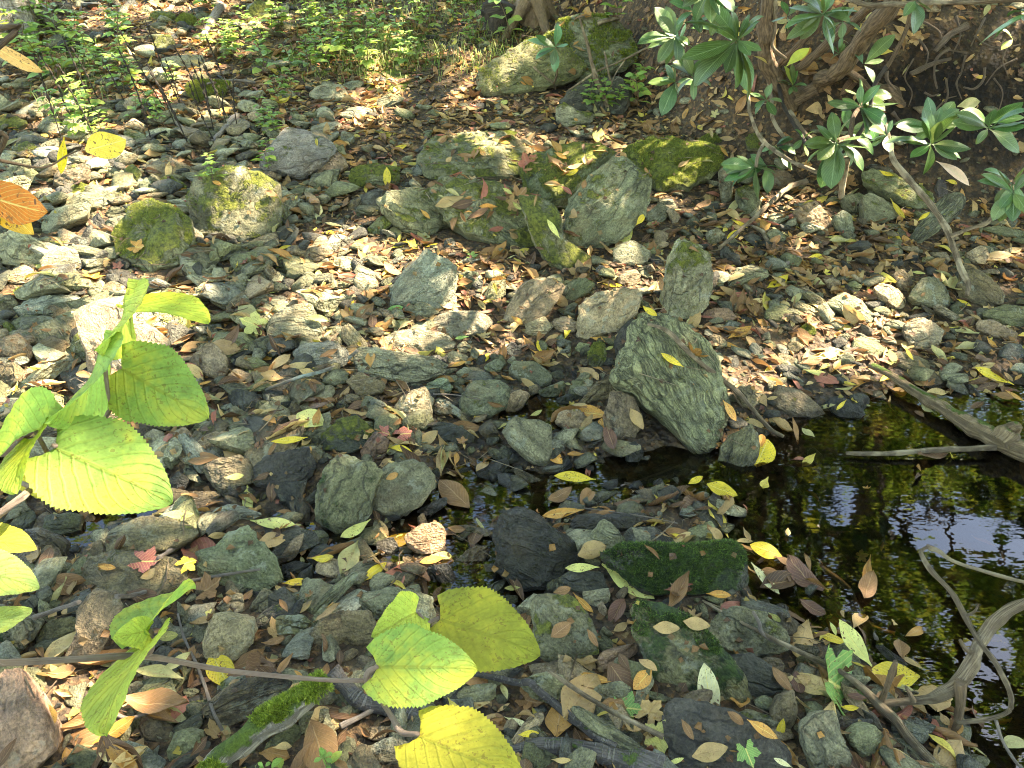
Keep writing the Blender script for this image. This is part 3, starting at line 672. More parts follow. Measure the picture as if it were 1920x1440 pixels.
HERO = {
 'A1': ('square boulder with yellow-green moss over its top and face', 'square mossy boulder'),
 'A2': ('low slab streaked with bright moss, sloping against the square mossy boulder', 'moss-streaked slab'),
 'A3': ('blue-grey wedge-shaped boulder under a tan triangular rock', 'blue-grey wedge boulder'),
 'A4': ('tan triangular rock leaning on the blue-grey wedge boulder', 'tan triangular rock'),
 'A6': ('pale flat stone with a pointed corner in the dry stony bed', 'pale pointed stone'),
 'A7': ('broad pale grey slab lying low beside the pale pointed stone', 'broad pale slab'),
 'A27': ('slab capped with yellow-green moss among the dead stalks', 'moss-capped slab by the stalks'),
 'A31': ('rounded mossy boulder high on the slope behind the herbs', 'rounded slope boulder'),
 'B1': ('broad flat green-grey slab with a bright heap of leaves on it', 'broad leaf-strewn slab'),
 'B2': ('long greenish slab with a rough broken front edge and leaves on top', 'broken-edged slab'),
 'B3': ('rounded olive rock tucked against the broken-edged slab', 'rounded olive rock'),
 'B5': ('moss-topped oblong stone with an upright yellow leaf in front', 'moss-topped oblong stone'),
 'B6': ('moss-covered rock holding yellow leaves behind the tilted oval boulder', 'leaf-holding mossy rock'),
 'B7': ('large dark oval boulder tilted on its edge', 'tilted oval boulder'),
 'B8': ('dark mossy rock wedged under the tilted oval boulder', 'wedged mossy rock'),
 'B9': ('wide flat slab carpeted in green moss beside the tilted oval boulder', 'moss-carpeted slab'),
 'B10': ('long sloping mossy boulder overhanging a dark hollow in the leaf litter', 'sloping mossy boulder'),
 'B11': ('tall boulder crowned with bright moss cushions and a white broken branch', 'moss-crowned boulder'),
 'B12': ('dark shaded boulder in the hollow beneath the moss-crowned boulder', 'shaded hollow boulder'),
 'B13': ('small pale mossy rock standing alone in the litter before the hollow', 'lone pale mossy rock'),
 'C1': ('long greenish rock lying under the rhododendron sprays', 'greenish rock under the sprays'),
 'C3': ('bar-shaped grey rock leaning up under the shrub', 'leaning bar-shaped rock'),
 'C4': ('sunlit pinkish rock under the rhododendron', 'sunlit pinkish rock'),
 'P1': ('upright pointed rock with a green mossy side and a pale face', 'upright mossy-sided rock'),
 'D1': ('large sunlit tan boulder behind the green broad leaves', 'large sunlit tan boulder'),
 'D2': ('pale blue-grey slab lying level above the sunlit tan boulder', 'pale level slab'),
 'D13': ('broad pale grey rock patched with moss in the middle of the bed', 'broad moss-patched rock'),
 'D14': ('blocky blue-grey rock spotted with lichen beside the lichened twig', 'lichen-spotted block'),
 'D17': ('dark slate block with a sharp flat top at the stream edge', 'dark slate block'),
 'D37': ('striated tan slab half hidden under the broad green leaves', 'striated tan slab'),
 'E1': ('pointed blue-grey rock striped by leaf shadows', 'leaf-shadowed pointed rock'),
 'E2': ('sunlit tan rock with a peaked top in the leaf litter', 'peaked tan rock'),
 'E3': ('angular tan rock crossed by leaf shadows next to the large ridged slab', 'angular tan rock'),
 'E7': ('pale oblong block with a flat sunlit top', 'pale oblong block'),
 'E11': ('rounded dark grey stone above the wet channel', 'rounded dark grey stone'),
 'E20': ('largest slab, grey with long dark ridges and a dry stick across it', 'large ridged slab'),
 'E23': ('speckled rock with a mossy tip slanting into the water', 'slanting speckled rock'),
 'E25': ('smooth grey rounded rock standing in the stream', 'smooth grey stream rock'),
 'E26': ('tall dark green rock beside the smooth grey stream rock', 'tall dark green rock'),
 'F4': ('round tan stone resting on the gravel above the pool', 'round tan stone'),
 'F9': ('brown flat-topped rock at the pool edge', 'brown pool-edge rock'),
 'F10': ('black wet rock with a yellow leaf on it at the pool edge', 'black pool-edge rock'),
 'F11': ('speckled pointed rock under the stick end at the pool', 'speckled pool rock'),
 'F17': ('small cobble fully coated in bright green moss', 'green moss cobble'),
 'G1': ('flat brown layered slab with a dark crack beneath it', 'flat brown layered slab'),
 'G2': ('large grey slab with a peaked corner at the stream side', 'peaked grey slab'),
 'G3': ('dark wet bedrock slab under the flat brown layered slab', 'wet bedrock slab'),
 'G10': ('large reddish boulder half in sun under the twig', 'large reddish boulder'),
 'H1': ('wet black rock split by a deep crack in the stream', 'cracked black rock'),
 'H2': ('flat-topped rock wholly covered in dark green moss beside the pool', 'dark green moss rock'),
 'H3': ('rough orange-brown rock in the wet channel', 'orange-brown rock'),
 'H7': ('squarish rock with dull moss below the cracked black rock', 'dull mossy squarish rock'),
 'H8': ('long dark green slab with a pointed end by the pool', 'long dark green slab'),
 'H11': ('broad dark slab with small green leaf scraps on top', 'broad dark slab'),
 'I1': ('rounded rock with a pale lichened side under the thin branch', 'pale-sided rounded rock'),
 'I5': ('upright grey rock at the foot of the pool-side branch', 'upright pool-side rock'),
}
BR = []                                                       # triangles of everything leaves may lie on
bvV, bvF, bvn, bvOwner = [gV], [gF], len(gV), ['ground'] * len(gF)
def add_bvh(V, Fq, owner):
    global bvn
    bvV.append(np.asarray(V)); bvF.append([tuple(int(i) + bvn for i in f) for f in Fq]); bvn += len(V); bvOwner.extend([owner] * len(Fq))
def facet(V, n, k, rng, lo=.70, hi=.93, mn=.25, strength=.9):
    for _ in range(k):
        d = rng.normal(size=3); d /= np.linalg.norm(d)
        if n is not None:
            if d @ n < 0: d = -d
            d = d + n * mn * 1.5; d /= np.linalg.norm(d)
        s = V @ d; lim = s.max() * rng.uniform(lo, hi); ex = np.clip(s - lim, 0, None); V = V - ex[:, None] * d * strength
    return V
def outline_rock(pts, tilt, seed, anchor=None, big=True, strata=0., grow=1.07):
    rng = np.random.default_rng(seed); pts = np.asarray(pts, float)
    w = np.ptp(pts[:, 0]); h = np.ptp(pts[:, 1])
    if tilt is None: tilt = 25 + 28 * min(1, max(0, (h / w - .35) / .5))
    lowest = pts[np.argsort(-pts[:, 1])[:2]].mean(0)
    P0 = ground_hit([lowest])[0] if anchor is None else anchor
    t = math.radians(tilt); yaw = rng.uniform(-.22, .22)
    n = np.array([math.sin(yaw) * math.sin(t), -math.cos(yaw) * math.sin(t), math.cos(t)])
    e1 = np.cross(np.array([0, 1., 0]), n); e1 = np.array([1., 0, 0]) - n * n[0]; e1 /= np.linalg.norm(e1); e2 = np.cross(n, e1)
    r = ray(pts); k = ((P0 - CPOS) @ n) / (r @ n); Q = CPOS + r * k[:, None]
    q = np.stack([(Q - P0) @ e1, (Q - P0) @ e2], 1)
    if ((q[:, 0] * np.roll(q[:, 1], -1) - np.roll(q[:, 0], -1) * q[:, 1]).sum()) < 0: q = q[::-1]
    q2 = np.empty((len(q) * 2, 2)); nx = np.roll(q, -1, 0); q2[0::2] = q * .91 + nx * .09; q2[1::2] = q * .09 + nx * .91
    c = q2.mean(0); q2 = q2 - c
    ns, nf, nb = (96, 20, 6) if big > 1 else (64, 13, 5) if big else (34, 8, 3); q2 = q2 * grow
    seg = np.linalg.norm(np.roll(q2, -1, 0) - q2, axis=1); L = np.concatenate([[0], np.cumsum(seg)]); qq = np.vstack([q2, q2[:1]])
    u = np.linspace(0, L[-1], ns, endpoint=False); o = np.stack([np.interp(u, L, qq[:, 0]), np.interp(u, L, qq[:, 1])], 1)
    o = o * (1 + .035 * vnoise(np.stack([o[:, 0], o[:, 1], o[:, 0] * 0], 1) / (np.ptp(o[:, 0]) + 1e-6) * 11, seed))[:, None]
    cov = np.cov(o.T); ev, evec = np.linalg.eigh(cov); a1 = evec[:, 1]; ext1 = np.ptp(o @ a1); ext2 = np.ptp(o @ evec[:, 0])
    H = (.27 if tilt > 35 else .20) * ext2; P0 = P0 + n * (.35 * H if tilt < 42 else 0); D = .55 * min(ext2, .35) + .03
    sf = 1 - (np.linspace(0, 1, nf + 1)[1:]) ** 1.7; sb = np.linspace(1, 0, nb + 1)[1:]
    V = [np.c_[o, np.zeros(ns)]]
    for s in sf: V.append(np.c_[o * s, np.full(ns, H * (1 - s ** 5.5) ** .6)])
    for s in sb: V.insert(0, np.c_[o * (s ** .6), np.full(ns, -D * (1 - s ** 1.6))])
    V = np.vstack(V)
    # local frame: x along the long axis (layering), z outwards
    ax = np.array([a1[0], a1[1], 0]); ay = np.array([-a1[1], a1[0], 0])
    sv = np.stack([V @ ax, V @ ay, V[:, 2]], 1)
    zt = np.array([0, math.sin(t) * .9, math.cos(t)])            # world up in plane frame (roughly)
    top = V[:, 2] > -.2 * D
    Vf = V.copy()
    for dirn, lim in ((zt, rng.uniform(.86, .97)), (np.array([rng.uniform(-.2, .2), -math.cos(t) * .9, .55 + .3 * math.sin(t)]), rng.uniform(.93, .99))):
        dirn = dirn / np.linalg.norm(dirn); s = Vf @ dirn; ex = np.clip(s - s.max() * lim, 0, None); Vf = Vf - ex[:, None] * dirn * .8
    Vf = facet(Vf, np.array([0, 0, 1.]), 5, rng, .52, .85, 1.7, 1.); Vf = facet(Vf, np.array([0, 0, 1.]), 10 if big else 6, rng, .86, .97, .3, 1.)
    size = math.sqrt(ext1 * ext2)
    ax3 = np.array([rng.normal(0, .35), rng.normal(0, .5) + .35, 1.]); ax3 /= np.linalg.norm(ax3); hs = size * rng.uniform(.09, .16)
    s = Vf @ ax3; fq = s / hs + .8 * fbm(sv / size * 2.2, seed + 51, 3); fr = fq - np.floor(fq); st = np.floor(fq) + sstep(.62, .98, fr); Vf = Vf + ax3 * ((st - fq) * hs * (.5 if seed % 3 == 0 else .2))[:, None] * (V[:, 2:] > -.3 * D)
    dn = Vf / (np.linalg.norm(Vf, axis=1)[:, None] + 1e-6)
    am = (.036 * fbm(sv / size * 2.6, seed, 3) + .016 * fbm(sv / size * np.array([3, 10, 10]), seed + 3, 3) + .026 * fbm(sv / size * 15, seed + 7, 3)) * size
    if strata:
        sr = fbm(sv / size * np.array([1.6, 17, 17]), seed + 31, 3); am = am + strata * size * (np.abs(sr) - .25) * (V[:, 2] > 0)
    Vf = Vf + dn * am[:, None]
    Wd = P0 + (c[0] + Vf[:, :1]) * e1 + (c[1] + Vf[:, 1:2]) * e2 + Vf[:, 2:] * n
    nr = nf + nb + 1; Fq = grid_faces(nr, ns, True)
    return Wd, Fq, sv, ext1, ext2, tilt
ROCKINFO = {}; LAB = {}
def props(o, moss, wet, lich, dark=False):
    o['ridge'] = float(np.clip(RNG.normal(.0, .16), 0, .3)); o['moss'] = float(moss); o['wet'] = float(wet); o['lichen'] = float(lich)
    o['mossd'] = (.012, .024, .005) if dark else (.06, .07, .01); o['mossl'] = (.07, .12, .016) if dark else (.25, .26, .03)
rows = [l.split() for l in ROCKS.strip().splitlines()]
for row in rows:
    rid, cc, mo, we, ti = row[:5]; tile = rid[0]
    pts = [tp(tile, *map(float, p.split(','))) for p in row[5:]]
    seed = sum(map(ord, rid)) * 31 + int(rid[1:]) * 7; rng = np.random.default_rng(seed)
    anchor = None
    if rid in ON:
        low = max(pts, key=lambda p: p[1]); R0 = ROCKINFO[ON[rid]]
        bt = BVHTree.FromPolygons([Vector(v) for v in R0['V']], [tuple(f) for f in R0['F']]); d = Vector(ray([low])[0]); hit = bt.ray_cast(Vector(CPOS), d)[0]
        if hit is not None: anchor = np.array(hit) + np.array([0, -.03, -.01])
    pa = np.array(pts); big = int(np.ptp(pa[:, 0]) > 50 or np.ptp(pa[:, 1]) > 50) + int(max(np.ptp(pa[:, 0]), np.ptp(pa[:, 1])) > 105)
    V, Fq, sv, e1_, e2_, tl = outline_rock(pts, None if ti == '-' else float(ti), seed, anchor, big, .05 if rid == 'E20' else (.02 if rid in ('G1', 'D37', 'E7', 'H8', 'C3', 'B1', 'B2', 'B9') else 0), 1.17 if rid in ('B1', 'B2', 'B3', 'B6', 'B8', 'B9') else 1.08)
    base = np.array([V[:, 0].mean(), V[:, 1].mean(), V[:, 2].min()])
    me = mesh('rock', V - base, Fq, M['rock'], attrs={'sv': ('FLOAT_VECTOR', sv)}, sharp=27)
    cj = np.array(ROCKCOL[cc]) * np.array([1.06, 1., .84]) * rng.uniform(.85, 1.15) * (1 + rng.normal(0, .04, 3))
    o = obj('rock' if max(e1_, e2_) < .28 else 'boulder', me, tuple(base), color=cj)
    mo = float(mo); we = float(we); props(o, mo, we, rng.uniform(.2, .9) if we < .3 else .1, rid in ('H2', 'H8', 'E26', 'G24'))
    if rid in RIDGED: o['ridge'] = RIDGED[rid]
    ROCKINFO[rid] = dict(o=o, V=V, F=Fq, c=V.mean(0), size=(e1_, e2_), tilt=tl, cc=cc, moss=mo, wet=we)
    add_bvh(V, Fq, rid)
HC = np.array([ROCKINFO[h]['c'] for h in HERO]); HID = list(HERO)
def near(p, k=1, skip=None):
    o = np.argsort(np.linalg.norm(HC - np.asarray(p), axis=1)); o = [HID[i] for i in o if HID[i] != skip][:k]; return [HERO[h][1] for h in o]
for rid, R in ROCKINFO.items():
    o = R['o']; o['category'] = 'boulder' if o.name.startswith('boulder') else 'rock'
    if rid in HERO: o['label'] = HERO[rid][0]; continue
    a = max(R['size']) / min(R['size']); m = max(R['size'])
    ws = ['large' if m > .33 else ('small' if m < .12 else '')]
    if R['wet'] > .4: ws.append('wet')
    if R['moss'] > .5: ws.append('moss-covered')
    elif R['moss'] > .25: ws.append('mossy')
    ws.append('long' if a > 2.4 else 'oblong' if a > 1.6 else 'flat' if R['tilt'] < 32 else 'blunt')
    ws.append(COLWORD[R['cc']]); nn = near(R['c'], 2, rid)
    o['label'] = ' '.join(x for x in ws if x) + ' rock between the %s and the %s' % tuple(nn)
    if len(o['label'].split()) > 16: o['label'] = ' '.join(x for x in ws if x) + ' rock beside the %s' % nn[0]
def fix_dups(objs, phrase):
    d = {}
    for o in objs: d.setdefault(o['label'], []).append(o)
    for l, os_ in d.items():
        if len(os_) > 1:
            for o in os_: o['group'] = phrase
fix_dups([R['o'] for R in ROCKINFO.values()], 'stones of the stream bed')

# ------------------------------------------------------------------ pebbles and cobbles between them
def ico(sub):
    import bmesh
    bm = bmesh.new(); bmesh.ops.create_icosphere(bm, subdivisions=sub, radius=1); V = np.array([v.co[:] for v in bm.verts]); Fc = np.array([[v.index for v in f.verts] for f in bm.faces]); bm.free(); return V, Fc
I2, I2F = ico(3); I1, I1F = ico(2)
def pebble_shape(V, seed):
    rng = np.random.default_rng(seed); s = np.array([1, rng.uniform(.55, .85), rng.uniform(.24, .46)])
    V = facet(V.copy(), None, 12, rng, .42, .74, 0, 1.) * s; V = V + V / (np.linalg.norm(V, axis=1)[:, None]) * (.05 * fbm(V * 3.2, seed, 4))[:, None]; return V / np.abs(V[:, 0]).max()
PEB = []
for k in range(12):
    V = pebble_shape(I2, 100 + k); PEB.append((V, mesh('pebble', V, I2F, M['rock'], attrs={'sv': ('FLOAT_VECTOR', V * .06)}, sharp=22)))
PEBS = [pebble_shape(I1, 300 + k) for k in range(14)]
def in_view(P, mx=60):
    q, z = to_px(P); return (q[:, 0] > -mx) & (q[:, 0] < 1920 + mx) & (q[:, 1] > -mx) & (q[:, 1] < 1440 + mx) & (z > .3)
def stony(q):                                                 # how stony the bed is, by place
    x, y = q[:, 0], q[:, 1]
    s = .40 + .75 * np.exp(-(((x - 150) / 420) ** 2 + ((y - 430) / 260) ** 2)) + .5 * np.exp(-(((x - 700) / 600) ** 2 + ((y - 800) / 250) ** 2)) + .5 * np.exp(-(((x - 1500) / 300) ** 2 + ((y - 600) / 130) ** 2))
    return np.clip(s * np.where(y < 200, .35, 1) + .3 * (y > 900), 0, 1)
RBVH = BVHTree.FromPolygons(np.vstack(bvV).tolist(), [tuple(int(i) for i in f) for L_ in bvF for f in L_])
def on_rock(x, y):
    h = RBVH.ray_cast(Vector((x, y, 4)), Vector((0, 0, -1))); return h[0] is not None and bvOwner[h[2]] != 'ground'
N = 42000
px_ = RNG.uniform(-4.2, 4.2, N); py_ = .65 + 7.4 * RNG.uniform(size=N) ** 1.35; pz_ = ground(px_, py_); PP = np.stack([px_, py_, pz_], 1)
q_, zd_ = to_px(PP); keep = in_view(PP, 480) & (RNG.uniform(size=N) < stony(q_)) & (pz_ > -.12)
PP, q_, zd_ = PP[keep], q_[keep], zd_[keep]
sz = .010 + .055 * RNG.uniform(size=len(PP)) ** 3.0; sz *= np.where((q_[:, 0] < 640) & (q_[:, 1] < 900), 1.6, 1)
free = np.array([not on_rock(x, y) for x, y in PP[:, :2]]); PP, q_, zd_, sz = PP[free], q_[free], zd_[free], sz[free]
order = np.argsort(-(sz / zd_) * in_view(PP, 10) - 1e-6 * sz); NIND = 270
pc = ['g', 'g', 'p', 't', 'b', 'd', 'o', 'u', 'g', 'o', 'd', 'p']
mv, mf, mc_, msv, nb_ = [], [], [], [], 0
pebobs = []
for r_, i in enumerate(order[:18500]):
    cc = pc[RNG.integers(len(pc))]; yaw = RNG.uniform(0, 6.28); tx, ty = RNG.normal(0, .25, 2); s = sz[i]
    Rm = np.array(Matrix.Rotation(yaw, 3, 'Z') @ Matrix.Rotation(tx, 3, 'X') @ Matrix.Rotation(ty, 3, 'Y'))
    loc = PP[i] + np.array([0, 0, s * RNG.uniform(.0, .35)])
    cj = np.array(ROCKCOL[cc]) * np.array([1.06, 1., .84]) * RNG.uniform(.55, 1.25)
    if r_ < NIND:
        Vb, me = PEB[RNG.integers(12)]; o = obj('pebble', me, tuple(loc), color=cj); o.rotation_euler = Matrix(Rm.tolist()).to_euler(); o.scale = (s, s, s)
        props(o, max(0, RNG.normal(.02, .15)), 0, RNG.uniform(0, .6)); nn = near(loc)[0]
        o['category'] = 'pebble'; o['label'] = '%s %s lying beside the %s' % (COLWORD[cc], 'cobble' if s > .045 else 'pebble', nn); pebobs.append(o)
        add_bvh(Vb @ Rm.T * s + loc, I2F, 'peb')
    else:
        Vb = PEBS[RNG.integers(14)]; V = Vb @ Rm.T * s + loc
        mv.append(V); mf.append(I1F + nb_); nb_ += len(V); msv.append(Vb * .06 + RNG.uniform(0, 50, 3)); mc_.append(np.tile(np.append(cj, 1), (len(V), 1)))
for o in pebobs: o['group'] = 'loose pebbles of the stream bed'
# small stones too many to count: the stone material with its colour taken from the mesh
ms = M['rock'].copy(); ms.name = 'gravel_stone'
for nd in ms.node_tree.nodes:
    if nd.type == 'OBJECT_INFO':
        at = ms.node_tree.nodes.new('ShaderNodeAttribute'); at.attribute_name = 'col'
        for l in list(nd.outputs['Color'].links): ms.node_tree.links.new(at.outputs['Color'], l.to_socket)
go = obj('gravel', mesh('gravel', np.vstack(mv), np.vstack(mf), ms, attrs={'sv': ('FLOAT_VECTOR', np.vstack(msv)), 'col': ('FLOAT_COLOR', np.vstack(mc_))}), kind='stuff', label='small stones and gravel filling the gaps between the rocks', cat='gravel'); props(go, 0, 0, .2)
BVH = BVHTree.FromPolygons(np.vstack(bvV).tolist(), [tuple(int(i) for i in f) for L_ in bvF for f in L_])
def cast_px(p):
    d = Vector(ray([p])[0]); h = BVH.ray_cast(Vector(CPOS), d); return (np.array(h[0]), np.array(h[1]), bvOwner[h[2]]) if h[0] is not None else (ground_hit([p])[0], np.array([0, 0, 1.]), 'ground')
def drop(x, y):
    h = BVH.ray_cast(Vector((x, y, 4)), Vector((0, 0, -1))); return (np.array(h[0]), np.array(h[1]), bvOwner[h[2]]) if h[0] is not None else None
# ------------------------------------------------------------------ leaves
def leaf_geo(kind, nl=7, nw=4, ratio=.34, bend=.12, fold=.12, twist=.2, wav=.03, seed=0, roll=0.):
    rng = np.random.default_rng(seed)
    if kind == 'maple':
        n = 30; th = np.linspace(-math.pi, math.pi, n, endpoint=False)
        lob = .52 + .33 * np.abs(np.cos(th * 2.5)) ** 1.6 * (1 - .25 * np.abs(th) / math.pi) + .05 * np.cos(th * 15)
        lob = np.where(np.abs(th) > 2.75, .18, lob); R = np.array([.33, .66, 1.])
        V = [np.zeros((1, 3))]; uv = [np.array([[.4, .5]])]
        for r in R:
            p = np.stack([np.cos(th) * lob * r, np.sin(th) * lob * r, 0 * th], 1); V.append(p); uv.append(np.stack([.4 + p[:, 0] * .6, .5 + p[:, 1] * .6], 1))
        V = np.vstack(V); uv = np.vstack(uv)
        Fc = [(0, 1 + i, 1 + (i + 1) % n) for i in range(n)]
        for k in range(2): Fc += [(1 + k * n + i, 1 + (k + 1) * n + i, 1 + (k + 1) * n + (i + 1) % n, 1 + k * n + (i + 1) % n) for i in range(n)]
        r2 = V[:, 0] ** 2 + V[:, 1] ** 2
        V[:, 2] = bend * r2 * 1.2 + .16 * r2 * vnoise(V * 2.5 + seed, seed) + wav * vnoise(V * 6 + seed, seed)
        V[:, 0] += .45; return V, Fc, uv
    t = np.linspace(0, 1, nl + 1); s = np.linspace(-1, 1, nw + 1)
    if kind == 'lance': w = np.clip(np.sin(math.pi * np.clip((t - .06) / .94, 0, 1) ** 1.12), 0, 1) ** .8
    elif kind == 'oval': w = np.clip(np.sin(math.pi * np.clip((t - .05) / .95, 0, 1) ** .92), 0, 1) ** .68
    w = np.maximum(w, np.where(t < .5, .07, .012))
    T, Sg = np.meshgrid(t, s, indexing='ij'); Wd = ratio * .5 * w[:, None] * (1 + .05 * vnoise(np.stack([T.ravel() * 5, Sg.ravel() * 2 + seed, T.ravel() * 0], 1), seed).reshape(T.shape))
    y = Sg * Wd; z = fold * np.abs(Sg) * Wd * 2
    if roll:                                                  # edges rolled in, as dry leaves do
        a = Sg * roll * (w[:, None] * .6 + .4); y = Wd * np.sin(a) / max(roll, .01) * 1.0; z = Wd * (1 - np.cos(a)) / max(roll, .01)
    P = np.stack([T.ravel() * 3, Sg.ravel(), T.ravel() * 0 + seed], 1)
    z = z + wav * vnoise(P * 1.7, seed).reshape(T.shape)
    a = twist * (T - .5); y, z = y * np.cos(a) - z * np.sin(a), y * np.sin(a) + z * np.cos(a)
    if abs(bend) > 1e-3:
        ang = bend * 4 * (T - .35); x = np.sin(ang) / (bend * 4); zz = (1 - np.cos(ang)) / (bend * 4); x = x - x.min(); x0 = x - z * np.sin(ang); z = zz + z * np.cos(ang); x = x0
    else: x = T
    V = np.stack([x.ravel(), y.ravel(), z.ravel()], 1); V[:, 0] -= V[:, 0].min()
    uv = np.stack([T.ravel(), Sg.ravel() * .5 + .5], 1); return V, [tuple(f) for f in grid_faces(nl + 1, nw + 1)], uv
LC = dict(y=(.66, .47, .03), Y=(.55, .52, .15), o=(.55, .25, .045), b=(.22, .11, .04), t=(.36, .235, .09), r=(.42, .12, .09), k=(.13, .058, .035), g=(.16, .30, .07), p=(.64, .58, .30), v=(.36, .33, .09))
LW = dict(y='bright yellow', Y='pale yellow-green', o='orange', b='brown', t='tan', r='red', k='dark purplish brown', g='green', p='cream', v='olive')
def variants(kind, m, n, **kw):
    out = []
    for k in range(n):
        rng = np.random.default_rng(k + 50)
        kk = {a: (rng.uniform(*b_) if isinstance(b_, tuple) else b_) for a, b_ in kw.items()}
        V, Fc, uv = leaf_geo(kind, seed=k + 11, **kk); out.append(mesh('fallen_leaf', V, Fc, m, uv))
    return out
LM = {'flat': variants('lance', M['yellow'], 8, nl=9, nw=4, ratio=(.25, .36), bend=(-.12, .16), fold=(-.1, .2), twist=(-.4, .4), wav=.02),
      'oval': variants('oval', M['yellow'], 5, nl=9, nw=4, ratio=(.42, .6), bend=(-.15, .18), fold=(-.1, .2), twist=(-.3, .3), wav=.03),
      'maple': variants('maple', M['yellow'], 4, bend=(-.2, .3), wav=.05),
      'curl': variants('lance', M['brown'], 8, nl=9, nw=6, ratio=(.28, .45), bend=(-.25, .35), fold=.1, twist=(-.9, .9), wav=.05, roll=(.6, 1.9)),
      'bflat': variants('oval', M['brown'], 7, nl=9, nw=4, ratio=(.34, .56), bend=(-.2, .3), fold=(-.2, .3), twist=(-.7, .7), wav=.05),
      'bmaple': variants('maple', M['brown'], 4, bend=(-.35, .5), wav=.07)}
def frame(axis, n):
    axis = axis / np.linalg.norm(axis); s = np.cross(n, axis); s /= np.linalg.norm(s) + 1e-9; n2 = np.cross(axis, s); return np.stack([axis, s, n2], 1)
def put_leaf(me, base, axis, n, L, color, name='fallen_leaf', wscale=1., parent=None, **kw):
    R = frame(np.asarray(axis, float), np.asarray(n, float)); mw = Matrix.Identity(4)
    for i in range(3):
        for j, sc in enumerate((L, L * wscale, L)): mw[i][j] = R[i, j] * sc
        mw[i][3] = base[i]
    o = obj(name, me, color=color, **kw)
    if parent is not None:
        o.parent = parent; mw = Matrix.Translation(-parent.location) @ mw
    o.matrix_local = mw; o.matrix_basis = mw; return o
leafobs = []
